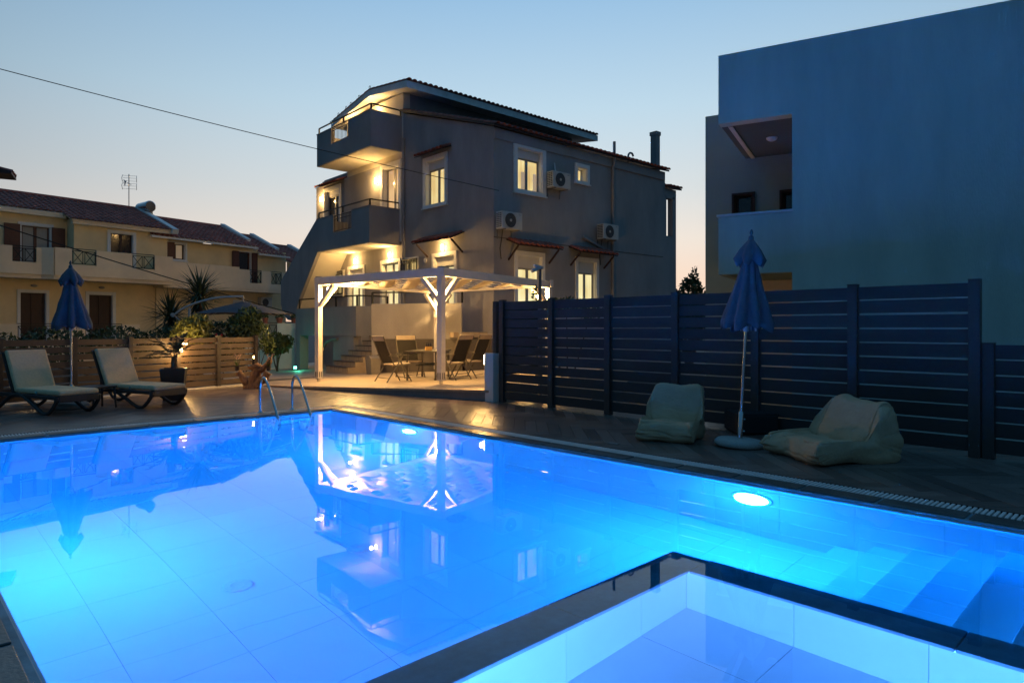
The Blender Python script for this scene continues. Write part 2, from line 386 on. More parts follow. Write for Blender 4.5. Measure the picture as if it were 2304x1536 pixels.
# drain covers on the floor, inlets and lamps in the walls
def drain(a, b):
    d = MB().lathe([(.0, .012), (.045, .012), (.05, .016), (.100, .014), (.108, .004), (.108, 0)][::-1], 24).build('drain_cover', M['pvc_white'], pool, smooth=True)
    d.location = (a, b, FLOOR)
    s_ = MB()
    for k in range(10):
        t_ = 2*math.pi*k/10; s_.mbox(Matrix.Translation((.072*math.cos(t_), .072*math.sin(t_), .0155)) @ Matrix.Rotation(t_, 4, 'Z'), .04, .012, .004)
    s_.build('slot', M['pool_grout'], d)
for a in (3.78, 2.73, 1.64): drain(a, 5.42)
drain(3.76, 1.5)
def inlet(b, z):
    d = MB().lathe([(.0, .02), (.02, .02), (.03, .008), (.045, .010), (.045, 0)][::-1], 16).build('water_inlet', M['pvc_white'], pool, smooth=True)
    d.location = (0, b, z); d.rotation_euler = (0, R(90), 0)
inlet(5.13, -.47); inlet(6.6, -.75)
PCOL = (.012, .155, 1.0)
def pool_lamp(a, b, z, ry, mat='pool_lamp', rx=0, k=1.0):      # a domed lens in a white ring
    d = MB().lathe([(r_*k, h_*k) for r_, h_ in [(.0, .13), (.07, .12), (.13, .085), (.16, .04), (.165, .0)]][::-1], 24).build('pool_lamp', M[mat], pool, smooth=True)
    d.location = (a, b, z); d.rotation_euler = (R(rx), R(ry), 0)
    MB().lathe([(r_*k, h_*k) for r_, h_ in [(.167, .022), (.19, .018), (.195, 0), (.166, 0)]][::-1], 24).build('bezel', M['pvc_white'], d, smooth=True)
pool_lamp(0, 7.66, -.47, 90); pool_lamp(0, 2.36, -.55, 90, k=.85)
pool_lamp(PW, 4.35, -.5, -90)
pool_lamp(PW, 9.7, -.36, -90, 'kids_fill'); pool_lamp(4.2, PL, -.36, 0, 'kids_fill', rx=90)  # unseen lamps added to brighten the children's pool
# the water: one sheet over both basins
w = MB(); w.quad((-.02, -.02, WZ), (PW+.02, -.02, WZ), (PW+.02, PL+.02, WZ), (-.02, PL+.02, WZ))
pool_place(structure(w.build('pool_water', M['water'])))

# ------------------------------------------------------------------ coping and overflow channel
CW, GW = .25, .20
cb = MB()
cb.box(-CW, -.012, -CW, PL, -.07, -.014); cb.box(-.012, PW+CW, -CW, -.012, -.07, -.014); cb.box(PW+.012, PW+CW+.2, -.012, PL, -.07, -.014)
coping = pool_place(structure(cb.build('coping', M['dark_stone'])))
def stone(*a): return BOX('coping_stone', M['stone'], coping, *a, -.014, -.001+random.uniform(-.002, .001), bevel=.006)
b = -.0
while b < PL:
    L_ = .62
    stone(-CW+.008, -.045, b+.012, b+L_-.012); b += L_
a = -CW
while a < PW+CW:
    stone(a+.012, a+.6, -CW+.008, -.045); a += .62
b = 0
while b < PL:
    stone(PW+.045, PW+CW+.18, b+.012, b+.6); b += .62
BOX('coping_stone', M['stone'], coping, -CW-GW, -CW-.004, -CW-GW, -CW-.004, -.05, -.001, bevel=.006)
tr = MB()
tr.box(-CW-GW, -CW-.003, -CW, PL, -.2, -.1); tr.box(-CW, PW+CW, -CW-GW, -CW-.003, -.2, -.1)
tr.box(-CW-GW-.012, -CW-GW, -CW-GW, PL, -.2, -.004); tr.box(-CW-GW, PW+CW, -CW-GW-.012, -CW-GW, -.2, -.004)
trench = pool_place(structure(tr.build('overflow_channel', M['trench'])))
bars = []
p = .037
for k in range(int((PL-.1+CW)/p)): bars.append(('r', -CW+.02+k*p))
for k in range(int((PW+CW)/p)): bars.append(('l', -CW+.04+k*p))
def bar_c(q): return (-CW-GW/2, q[1]) if q[0] == 'r' else (q[1], -CW-GW/2)
# only bars the picture can show, nearest first
bars = [q for q in bars if not (q[0] == 'r' and q[1] > 10.6)]
bars.sort(key=lambda q: (bar_c(q)[0]-CAMP[0])**2 + (bar_c(q)[1]-CAMP[1])**2)
me_bar = MB().box(-GW/2+.004, GW/2-.007, -.0105, .0105, -.022, -.003).mesh('grating_bar'); me_bar.materials.append(M['grate'])
rest = MB()
for i, q in enumerate(bars):
    x, y = bar_c(q); rz = 0 if q[0] == 'r' else 90
    m4 = Matrix.Translation((x, y, 0)) @ Matrix.Rotation(R(rz), 4, 'Z')
    if i < 300:
        o = link(bpy.data.objects.new('grating_bar', me_bar)); o.parent = trench; o.matrix_basis = m4
    else:
        rest.mbox(m4 @ Matrix.Translation((-.0015, 0, -.0125)), GW-.011, .021, .019)
rest.build('grating_bars_far', M['grate'], trench)['kind'] = 'stuff'

# ------------------------------------------------------------------ terrace platform (slopes a little to the left) and deck
PG_O = (-1.573, 14.8); PG_A = 56.0
pu = Vector((math.cos(R(PG_A)), math.sin(R(PG_A)))); pv = Vector((-pu.y, pu.x))
def plat_z(X, Y): return .15 - .03 * max(-4, (Vector((X, Y)) - Vector(PG_O)).dot(pv))
out = [(-.42, 12.72), (-3.1, 14.33), (-5.75, 15.95), (-6.75, 16.75), (-7.3, 17.6), (-14, 27), (-10, 36), (6, 30), (2.2, 18.6), (.5, 13.6), (-.12, 12.9)]
n = len(out); pm = MB()
pm.add([(x, y, plat_z(x, y)) for x, y in out] + [(x, y, -.62) for x, y in out],
       [tuple(range(n))] + [(i, n+i, n+(i+1) % n, (i+1) % n) for i in range(n)])
platform = structure(pm.build('terrace', M['platform'], weld=True))
for i in range(3):
    (x0, y0), (x1, y1) = out[i], out[i+1]
    nrm = Vector((y0-y1, x1-x0)).normalized()
    if nrm.y > 0: nrm = -nrm
    e = MB(); k = .012
    z0, z1 = plat_z(x0, y0), plat_z(x1, y1)
    e.add([(x0+nrm.x*k, y0+nrm.y*k, -.3), (x1+nrm.x*k, y1+nrm.y*k, -.3), (x1+nrm.x*k, y1+nrm.y*k, z1-.045), (x0+nrm.x*k, y0+nrm.y*k, z0-.045),
           (x0-nrm.x*.01, y0-nrm.y*.01, -.3), (x1-nrm.x*.01, y1-nrm.y*.01, -.3), (x1-nrm.x*.01, y1-nrm.y*.01, z1-.045), (x0-nrm.x*.01, y0-nrm.y*.01, z0-.045)],
          [(0,1,2,3),(5,4,7,6),(3,2,6,7),(0,4,5,1),(0,3,7,4),(1,5,6,2)])
    e.build('riser', M['riser'], platform)
    e = MB(); k = .035
    e.add([(x0+nrm.x*k, y0+nrm.y*k, z0-.042), (x1+nrm.x*k, y1+nrm.y*k, z1-.042), (x1+nrm.x*k, y1+nrm.y*k, z1+.004), (x0+nrm.x*k, y0+nrm.y*k, z0+.004),
           (x0-nrm.x*.28, y0-nrm.y*.28, z0-.042), (x1-nrm.x*.28, y1-nrm.y*.28, z1-.042), (x1-nrm.x*.28, y1-nrm.y*.28, z1+.004), (x0-nrm.x*.28, y0-nrm.y*.28, z0+.004)],
          [(0,1,2,3),(5,4,7,6),(3,2,6,7),(0,4,5,1),(0,3,7,4),(1,5,6,2)])
    e.build('edge_slab', M['platform'], platform)

# herringbone deck of wood-look planks, clipped to the area between pool, fences and terrace
PWID, PLEN = .16, .96; n_ = 6
def clip(poly, reg):
    for (p0, nn) in reg:
        o_ = []
        for i in range(len(poly)):
            a_, b_ = poly[i], poly[(i+1) % len(poly)]
            da = (a_[0]-p0[0])*nn[0] + (a_[1]-p0[1])*nn[1]; db = (b_[0]-p0[0])*nn[0] + (b_[1]-p0[1])*nn[1]
            if da >= 0: o_.append(a_)
            if (da >= 0) != (db >= 0):
                k = da / (da - db); o_.append((a_[0]+(b_[0]-a_[0])*k, a_[1]+(b_[1]-a_[1])*k))
        poly = o_
        if len(poly) < 3: return None
    return poly
def half(P0, P1, inside):
    (x0, y0), (x1, y1) = P0, P1; nn = (-(y1-y0), x1-x0); l_ = math.hypot(*nn); nn = (nn[0]/l_, nn[1]/l_)
    if (inside[0]-x0)*nn[0] + (inside[1]-y0)*nn[1] < 0: nn = (-nn[0], -nn[1])
    return (P0, nn)
e_ = CW+GW+.013
pl1 = half(wp(-.42, 12.70), wp(-5.75, 15.93), CAMP); fl1 = half(wp(-9.25, 11.9), wp(-6.45, 16.8), CAMP)
regs = [[((0, -e_), (0, -1)), ((-3.2, 0), (1, 0)), pl1, fl1, ((0, -7), (0, 1))],
        [((-e_, 0), (-1, 0)), ((0, -e_), (0, 1)), ((-3.35, 0), (1, 0)), ((0, 11), (0, -1))]]
db_ = MB(); db_.box(-3.6, -e_, -e_, PL, -.5, -.024); db_.box(-3.6, 9.5, -7.5, -e_, -.5, -.024)
db_.box(PW+CW+.205, 9.5, -e_, PL, -.5, -.004)
deck = pool_place(structure(db_.build('deck', M['deck_base'])))
# the deck slab must not run under the terrace and the garden: it lies lower there
ca, sa = math.cos(R(45)), math.sin(R(45))
cands = []
for k in range(-90, 1150):
    for mm in range(-12, 12):
        for kind in (0, 1):
            if kind == 0: x0, x1, y0, y1 = k+2*n_*mm, k+2*n_*mm+n_, k, k+1
            else: x0, x1, y0, y1 = k, k+1, k-2*n_+1+2*n_*mm, k-n_+1+2*n_*mm
            cx_, cy_ = (x0+x1)/2*PWID, (y0+y1)/2*PWID
            X, Y = cx_*ca - cy_*sa, cx_*sa + cy_*ca
            if not (-4 < X < 9 and -8 < Y < 11.6): continue
            cands.append((X, Y, kind))
gp = .0028; full = []; cut = []
me_pl = MB().box(-PLEN/2+gp, PLEN/2-gp, -PWID/2+gp, PWID/2-gp, -.02, 0).mesh('plank'); me_pl.materials.append(M['plank'])
for X, Y, kind in cands:
    ang = R(45 + 90*kind); c_, s_ = math.cos(ang), math.sin(ang)
    q = [(X + c_*x - s_*y, Y + s_*x + c_*y) for x, y in ((-PLEN/2+gp, -PWID/2+gp), (PLEN/2-gp, -PWID/2+gp), (PLEN/2-gp, PWID/2-gp), (-PLEN/2+gp, PWID/2-gp))]
    for rg in regs:
        c2 = clip(q, rg)
        if not c2: continue
        d = (X-CAMP[0])**2 + (Y-CAMP[1])**2
        whole = all(any(abs(u_[0]-v_[0]) + abs(u_[1]-v_[1]) < 1e-6 for v_ in q) for u_ in c2) and len(c2) == 4
        W_ = pw(X, Y)
        seen = W_.y > 2 and abs(W_.x/W_.y) < .85
        cut.append((d if seen else d+1e4, X, Y, ang, whole, c2))
cut.sort(key=lambda q: q[0])
rest = MB()
for i, (d, X, Y, ang, whole, c2) in enumerate(cut):
    if i < 300:
        if whole:
            o = link(bpy.data.objects.new('plank', me_pl)); o.parent = deck
        else:
            c_, s_ = math.cos(-ang), math.sin(-ang)
            o = MB().prism([(c_*(x-X)-s_*(y-Y), s_*(x-X)+c_*(y-Y)) for x, y in c2], 'z', -.02, 0).build('plank', M['plank'], deck)
        o.matrix_basis = Matrix.Translation((X, Y, random.uniform(-.0007, .0007))) @ Matrix.Rotation(ang, 4, 'Z')
    else:
        rest.prism(c2, 'z', -.02, random.uniform(-.0007, .0007))
rest.build('planks_far', M['plank'], deck)['kind'] = 'stuff'
# garden bed beyond the left fence
gm = MB(); gm.quad((-7.1, 17.2, .0), (-14.3, 27.2, -.05), (-14, 40, .3), (-60, 60, .3), (-60, 0, 0), (-11.4, 8.0, 0), (-9.35, 11.9, 0), (-6.62, 16.75, 0))
structure(gm.build('garden_soil', M['soil']))
# floor drain in the deck
dr = BOX('deck_drain', M['alu'], None, -.07, .07, -.035, .035, .001, .006, bevel=.002)
dr.location = pw(-.72, 5.55); dr.rotation_euler = (0, 0, R(POOL_A+90)); tag(dr, 'small steel drain plate set in the deck beside the pool grating', 'drain')

# ------------------------------------------------------------------ fences
def fence(name, label, p0, p1, posts, z0, n, pitch, slat_h, mat, pmat, post_top, pw_=.11, base=0.0):
    p0 = Vector(p0); p1 = Vector(p1); d = (p1-p0); L_ = d.length; rz = math.degrees(math.atan2(d.y, d.x))
    t = thing(name, label, 'fence', (p0.x, p0.y, 0), rz)
    for s_ in posts:
        po = BOX('post', pmat, t, s_-pw_/2, s_+pw_/2, -.05, .05, base, post_top, bevel=.004)
        BOX('post_cap', pmat, po, s_-pw_/2-.003, s_+pw_/2+.003, -.053, .053, post_top, post_top+.008)
    me = None
    for a_, b_ in zip(posts[:-1], posts[1:]):
        l_ = b_-a_-pw_-.004
        me = MB().box(-l_/2, l_/2, -.011, .011, 0, slat_h).mesh('slat'); me.materials.append(mat)
        for i in range(n):
            o = link(bpy.data.objects.new('slat', me)); o.parent = t
            o.location = ((a_+b_)/2, random.uniform(-.003, .003), z0+i*pitch+random.uniform(-.0025, .0025)); o.rotation_euler = (R(random.uniform(-.8, .8)), R(random.uniform(-.08, .08)), 0)
    return t
fa = -2.85
tall = fence('slat_fence', 'tall dark composite slat fence on the right behind the bean bags', pw(fa, 8.80), pw(fa, 1.32),
             [8.80-b_ for b_ in (8.80, 7.557, 6.318, 5.077, 3.82, 2.57, 1.317)], .06, 11, .1685, .150, M['fence'], M['fence_post'], 1.925)
sc_ = MB()                                                           # screws on the posts
for b_ in (8.80, 7.557, 6.318, 5.077):
    for i in range(11):
        for sg in (-1, 1):
            sc_.ball((8.80-b_+sg*.042, .052, .135+i*.1685), .006, n=6, m=4)
sc_.build('screw', M['steel'], tall)['kind'] = 'stuff'
fence('slat_fence', 'short return panel at the far end of the tall dark slat fence', pw(fa-.02, 1.12), pw(fa-1.3, 1.05), [0, 1.25], .5, 8, .1685, .151, M['fence'], M['fence_post'], 1.9, base=.3)
fence('slat_fence', 'low dark slat fence continuing at the right edge of the picture', pw(fa-.03, 11.4), pw(fa-.03, 8.86), [.02, 1.25, 2.48], .06, 7, .1685, .151, M['fence'], M['fence_post'], 1.235)
F0, F1 = Vector((-10.75, 9.02)), Vector((-6.40, 16.67)); FL = (F1-F0).length
def fl_at(px):  # distance along the fence line for a ground point
    return px
posts = [.02, 1.8, 3.28, 4.53, 5.62, 6.70, 7.72, FL-.02]
low = fence('slat_fence', 'low brown slat fence behind the loungers with lamps shining through its gaps', F0, F1, posts, .07, 8, .142, .114, M['fence_brown'], M['fence_post'], 1.215, pw_=.09)
cu = BOX('kerb_stone', M['light_stucco'], low, .0, FL, -.16, .16, -.05, .035, bevel=.01)

# ------------------------------------------------------------------ pool ladder
from mathutils import noise as mnoise
def smooth_path(pts, n=6):
    pts = [Vector(p) for p in pts]; out = []
    for i in range(len(pts)-1):
        p0, p1, p2, p3 = pts[max(i-1, 0)], pts[i], pts[i+1], pts[min(i+2, len(pts)-1)]
        for k in range(n):
            t = k/n
            out.append(.5*((2*p1) + (p2-p0)*t + (2*p0-5*p1+4*p2-p3)*t*t + (3*p1-p0-3*p2+p3)*t**3))
    out.append(pts[-1]); return out
lad = thing('pool_ladder', 'stainless steel pool ladder at the far corner of the pool', 'ladder', pw(.82, 0), POOL_A)
for a in (.28, -.28):
    p_ = smooth_path([(a, -.36, 0), (a, -.36, .25), (a, -.355, .45), (a, -.28, .565), (a, -.16, .56), (a, .0, .40), (a, .2, .12), (a, .33, -.1), (a, .36, -.3), (a, .36, -1.1)], 6)
    rl = MB().tube(p_, .021, 10).build('rail', M['steel'], lad, smooth=True)
    MB().lathe([(.055, 0), (.055, .008), (.03, .018), (.022, .03)], 14, (a, -.36, 0)).build('flange', M['steel'], rl, smooth=True)
for z in (-.13, -.40, -.67):
    BOX('rung', M['steel'], lad, -.27, .27, .33, .40, z-.015, z+.012, bevel=.005)

# ------------------------------------------------------------------ sun loungers
def make_lounger(label):
    t = thing('sun_lounger', label, 'sun lounger', group='loungers in front of the low fence')
    # local x runs from the head to the foot end, y across
    fr = MB()
    for y in (-.30, .30): fr.box(-.85, 1.02, y-.03, y+.03, .24, .30)
    fr.box(.97, 1.02, -.33, .33, .22, .30); fr.box(-.85, -.80, -.3, .3, .24, .30); fr.box(.1, .15, -.3, .3, .25, .29)
    fr.build('frame', M['lounger_frame'], t, bevel=.012)
    BOX('apron', M['lounger_frame'], t, 1.02, 1.045, -.30, .30, .20, .31, bevel=.01)
    for y in (-.315, .315):
        for pts in ([(1.02, .29), (1.0, .20), (.86, .05), (.74, .02), (.62, .06), (.40, .17), (.16, .275), (.02, .285)],
                    [(.02, .285), (-.12, .25), (-.30, .14), (-.46, .04), (-.58, .02), (-.70, .06), (-.82, .2), (-.84, .29)]):
            q = smooth_path([(x, y, z) for x, z in pts], 5)
            MB().tube(q, .03, 8, flat=.9).build('leg', M['lounger_frame'], t, smooth=True)
    # raised back: frame, then cushion
    hb = Vector((-.08, 0, .30)); ang = R(66); dx, dz = -math.cos(ang), math.sin(ang)
    bk = MB()
    for y in (-.29, .29): bk.bar(hb + Vector((0, y, 0)), hb + Vector((dx*.70, y, dz*.70)), .05, .035)
    for k in (.1, .25, .4, .55, .66): bk.bar(hb + Vector((dx*k, -.29, dz*k)), hb + Vector((dx*k, .29, dz*k)), .07, .02, up=(-dz, 0, dx))
    bk.build('backrest_frame', M['lounger_frame'], t)
    st = MB()
    st.bar((-.30, .2, .29), hb + Vector((dx*.5, .2, dz*.5)), .03, .02); st.bar((-.30, -.2, .29), hb + Vector((dx*.5, -.2, dz*.5)), .03, .02)
    st.build('back_strut', M['lounger_frame'], t)
    n_ = Vector((dz, 0, -dx)) * 1
    m4 = Matrix(((dx, 0, dz), (0, 1, 0), (dz, 0, -dx))).to_4x4()
    ctr = hb + Vector((dx, 0, dz))*.35 + Vector((dz, 0, -dx))*.055
    m4.translation = ctr
    MB().mbox(m4, .72, .60, .075).build('back_cushion', M['cushion'], t, bevel=.028)
    sc = MB(); sc.box(-.02, 1.05, -.30, .30, .305, .385); sc.build('seat_cushion', M['cushion'], t, bevel=.028)
    ti = MB()
    for y in (-.302, .302): ti.box(.50, .53, y-.004, y+.004, .31, .35)
    ti.build('cushion_tie', M['curtain'], t)
    return t
l1 = make_lounger('sun lounger with beige cushion cut by the left edge of the picture'); l1.location = (-8.14, 11.43, 0); l1.rotation_euler = (0, 0, R(-28)); l1.scale = (1.20, 1.05, 1.05)
l2 = copy_tree(l1); l2['label'] = 'sun lounger with beige cushion beside the potted palm'; l2.location = (-7.16, 12.32, 0); l2.rotation_euler = (0, 0, R(-26))

st = thing('side_table', 'small low dark side table between the two sun loungers', 'table', (-7.28, 11.72, 0), -27)
BOX('table_top', M['lounger_frame'], st, -.22, .22, -.22, .22, .36, .39, bevel=.01)
for sx in (-1, 1):
    for sy in (-1, 1): MB().tube([(sx*.18, sy*.18, .36), (sx*.20, sy*.20, 0)], .018, 8).build('leg', M['lounger_frame'], st, smooth=True)

# ------------------------------------------------------------------ closed parasols
def make_parasol(label, z_edge=1.40):
    t = thing('closed_parasol', label, 'parasol', group='closed blue parasols')
    MB().lathe([(.0, 0), (.27, 0), (.29, .02), (.285, .055), (.25, .085), (.16, .095), (.04, .10), (0, .10)], 36).build('base', M['granite'], t, smooth='all')
    sl = MB().lathe([(.032, .09), (.032, .40), (.027, .41)], 14).build('sleeve', M['steel'], t, smooth=True)
    MB().tube([(.03, 0, .32), (.055, 0, .32)], .01, 8).build('screw', M['steel'], sl)
    MB().tube([(.03, 0, .18), (.055, 0, .18)], .01, 8).build('screw', M['steel'], sl)
    MB().lathe([(.0195, .2), (.0195, 2.42)], 12).build('pole', M['steel'], t, smooth=True)
    n = 64
    def lob(i, a): return 1 + [0, .06, .14, .22, .30, .36, .40, .42, .42][min(i, 8)] * ((abs(math.cos(4*a + .2))*2-1.15) * .8 + .25*math.cos(3*a+1))
    pr = [(.05, 2.33), (.08, 2.22), (.105, 2.10), (.13, 1.98), (.16, 1.84), (.19, 1.70), (.22, 1.58), (.245, 1.48), (.24, z_edge)]
    mb = MB(); mb.lathe(pr, n, lobe=lob); mb.f = [f for f in mb.f if len(f) == 4]
    m = len(pr)
    for k in range(n):  # uneven hem
        i = (m-1)*n+k; a = 2*math.pi*k/n; x, y, z = mb.v[i]; mb.v[i] = (x, y, z - .03*math.cos(8*a+.4) + .02*math.sin(3*a))
        for r_ in range(2, m-1):
            i = r_*n+k; v = Vector(mb.v[i]); d = mnoise.noise(v*7)*.018; mb.v[i] = (v.x*(1+d/.15), v.y*(1+d/.15), v.z)
    cn = mb.build('canopy', M['blue_cloth'], t, smooth='all')
    sd = cn.modifiers.new('solid', 'SOLIDIFY'); sd.thickness = .004
    def lob2(i, a): return 1 + [0, .06, .2, .34, .30][min(i, 4)] * ((abs(math.cos(3*a + .7))*2-1.2)*.7 + .3*math.cos(5*a))
    vb = MB(); vb.lathe([(.03, 2.46), (.07, 2.41), (.115, 2.34), (.165, 2.25), (.13, 2.18)], 48, lobe=lob2); vb.f = [f for f in vb.f if len(f) == 4]
    for k in range(48):
        for i_, q_ in ((3, .05), (4, .09)):
            x, y, z = vb.v[i_*48+k]; vb.v[i_*48+k] = (x, y, z - q_*(abs(math.cos(3*2*math.pi*k/48 + .7))-.4))
    vn = vb.build('vent_flap', M['blue_cloth'], t, smooth='all'); vn.modifiers.new('solid', 'SOLIDIFY').thickness = .004
    MB().lathe([(.0, 2.585), (.012, 2.575), (.022, 2.54), (.012, 2.515), (.03, 2.49), (.034, 2.45), (.02, 2.43)][::-1], 14).build('finial', M['blue_cloth'], t, smooth=True)
    MB().lathe([(.02, 1.36), (.034, 1.365), (.034, 1.42), (.02, 1.43)], 12).build('runner', M['pvc_white'], t, smooth=True)
    for k in range(8):
        a = 2*math.pi*k/8 - .05; MB().tube([(.025*math.cos(a), .025*math.sin(a), 2.3), (.12*math.cos(a), .12*math.sin(a), 1.37)], .006, 5).build('rib', M['alu'], t)
    return t
pr_ = make_parasol('closed blue parasol on a round stone base between the two bean bags'); pr_.location = (2.70, 7.92, 0); pr_.rotation_euler = (0, R(3.6), R(12))
pl_ = copy_tree(pr_); pl_['label'] = 'closed blue parasol standing behind the sun loungers'; pl_.location = (-7.74, 11.72, 0); pl_.rotation_euler = (0, R(-.4), R(40))

# ------------------------------------------------------------------ bean bags and pouf
def make_bean(label, L_, W_, Hh, seed, name='bean_bag'):
    t = thing(name, label, 'bean bag', group='beige bean bag loungers')
    prof = [(0.04, 0.0), (-.02, .08), (-.01, .22), (.05, .34), (.14, .37), (.30, .33), (.46, .335), (.57, .43), (.65, .60), (.72, .80), (.79, .96), (.86, 1.0), (.93, .95), (.97, .75), (1.0, .45), (1.02, .18), (.97, 0.0), (.7, .0), (.35, .0)]
    q = smooth_path([(x*L_, 0, z*Hh) for x, z in prof] + [(prof[0][0]*L_, 0, 0)], 9)[:-1]
    n = len(q); cx_ = sum(p.x for p in q)/n; cz_ = sum(p.z for p in q)/n
    K = 40; ws = [math.sin((i/K-.5)*math.pi) for i in range(K+1)]
    S = Vector((seed, seed*.7, 0)); vv = []
    def ridge(v): return 1 - min(1, abs(mnoise.noise(v))*3.2)
    for w in ws:
        k = 1 - .15*abs(w)**7 - .02*w*w
        for p in q:
            zz = p.z/Hh; xx = p.x/L_
            c = Vector((cx_ if xx > .45 else p.x*.9+.05*L_, 0, cz_*.55))
            pt = c + (p-c)*k
            pt.y = w*W_/2*(1.03 - .14*zz + .05*math.sin(xx*5+seed))
            pt.z += .055*Hh*(w*w)*max(0, zz-.6)/.4 - .03*Hh*(1-w*w)*max(0, zz-.75)/.25      # pinched upper corners, sagging top edge
            if xx < .2: pt.z += .03*(w**4)*(zz > .25); pt.x -= .05*w**4*(zz > .15)               # pulled front corners
            g_ = pt*1.0 + S
            d = mnoise.noise(g_*2.6)*.055 + mnoise.noise(g_*6)*.02
            f_ = Vector((g_.x*5.5 + mnoise.noise(g_*3)*1.2, g_.y*2.2, g_.z*7.5))
            d -= .022*ridge(f_)**3 * (.35 + .65*math.exp(-((zz-.35)/.3)**2))
            f2 = Vector((g_.x*11, g_.y*7 + mnoise.noise(g_*4)*2, g_.z*12)); d -= .006*ridge(f2)**2
            r_ = math.hypot(pt.x-.53*L_, pt.z-.34*Hh); d -= .05*math.exp(-(r_/.07)**2)
            nn = (pt-Vector((cx_, pt.y, cz_*.6)))
            if nn.length > 1e-4: pt = pt + nn.normalized()*d
            if abs(w) > .9: pt.y += (1 if w > 0 else -1)*d*.8
            pt.z = max(pt.z, .0); vv.append(pt)
    m = len(ws); mb = MB()
    fs = [(i*n+k, (i+1)*n+k, (i+1)*n+(k+1) % n, i*n+(k+1) % n) for i in range(m-1) for k in range(n)]
    for side in (0, m-1):
        c = sum((vv[side*n+k] for k in range(n)), Vector())/n
        prev = [side*n+k for k in range(n)]
        for ring, fr in ((1, .7), (2, .4)):
            b0 = len(vv)
            for k in range(n):
                p = vv[side*n+k]*fr + c*(1-fr); p.y = c.y + (.02*ring*(1 if side else -1)) + mnoise.noise(p*7+S)*.02; vv.append(p)
            for k in range(n):
                a_, b_ = prev[k], prev[(k+1) % n]
                fs.append((a_, b_, b0+(k+1) % n, b0+k) if side == 0 else (b_, a_, b0+k, b0+(k+1) % n))
            prev = [b0+k for k in range(n)]
        vv.append(Vector((c.x, vv[prev[0]].y, c.z))); ci = len(vv)-1
        for k in range(n): fs.append((prev[k], prev[(k+1) % n], ci) if side == 0 else (prev[(k+1) % n], prev[k], ci))
    mb.add(vv, fs); mb.build('cover', M['beanbag'], t, smooth='all')
    for side in (4, m-5):
        MB().tube([vv[side*n+k] for k in range(0, n, 2)] + [vv[side*n]], .0065, 6).build('piping', M['beanbag'], t, smooth='all')
    return t
b1 = make_bean('beige bean bag lounger left of the parasol base, facing the pool', .88, .66, .67, 3.1); b1.location = (1.86, 8.14, 0); b1.rotation_euler = (0, 0, R(63))
b2 = make_bean('large beige bean bag lounger right of the parasol base, lying sideways', 1.08, .82, .65, 8.7); b2.location = (2.98, 7.10, 0); b2.rotation_euler = (0, 0, R(15))
pf = thing('pouf', 'low black fabric pouf behind the parasol base', 'pouf', (3.22, 9.0, 0), 135)
MB().lathe([(.0, 0), (.36, 0), (.39, .03), (.39, .24), (.36, .275), (.2, .29), (0, .29)], 4).build('cover', M['black_cloth'], pf, bevel=.03)
MB().tube([(.385*math.cos(a*math.pi/2), .385*math.sin(a*math.pi/2), .268) for a in range(5)], .008, 6).build('piping', M['black_cloth'], pf)

# ------------------------------------------------------------------ small lamp pillar at the end of the terrace
lp = thing('lamp_pillar', 'short white pillar with a lit wall lamp at the end of the terrace', 'pillar', (-.36, 12.78, 0), 46)
BOX('shaft', M['white_trim'], lp, -.12, .12, -.12, .12, -.1, .92, bevel=.006)
wl = BOX('wall_lamp', M['ac_dark'], lp, -.035, .035, .121, .15, .70, .88)
MB().lathe([(.0, .70), (.04, .70), (.045, .72), (.045, .86), (.04, .88), (0, .88)], 14, (0, .195, 0)).build('bulb', M['bulb_hot'], wl, smooth=True)
lamp_light(lp, (0, .31, .79), 45, WARM, .05)

# ------------------------------------------------------------------ potted palm, lamp on the low fence
pp = thing('potted_palm', 'small palm in a tall dark square pot before the low fence', 'potted palm', (-6.62, 13.05, 0), 20)
pb = MB(); a_, b_ = .17, .225
pb.add([(-a_,-a_,0),(a_,-a_,0),(a_,a_,0),(-a_,a_,0),(-b_,-b_,.62),(b_,-b_,.62),(b_,b_,.62),(-b_,b_,.62),(-b_+.025,-b_+.025,.62),(b_-.025,-b_+.025,.62),(b_-.025,b_-.025,.62),(-b_+.025,b_-.025,.62),(-.19,-.19,.56),(.19,-.19,.56),(.19,.19,.56),(-.19,.19,.56)],
       [(3,2,1,0),(0,1,5,4),(1,2,6,5),(2,3,7,6),(3,0,4,7),(4,5,9,8),(5,6,10,9),(6,7,11,10),(7,4,8,11),(8,9,13,12),(9,10,14,13),(10,11,15,14),(11,8,12,15)])
po = pb.build('pot', M['pot'], pp); MB().quad((-.19,-.19,.57),(.19,-.19,.57),(.19,.19,.57),(-.19,.19,.57)).build('soil', M['soil'], po)
MB().tube([(0, 0, .55), (.005, 0, .68), (0, .01, .82)], [.05, .06, .045], 10).build('trunk', M['bark'], pp, smooth=True)
random.seed(5)
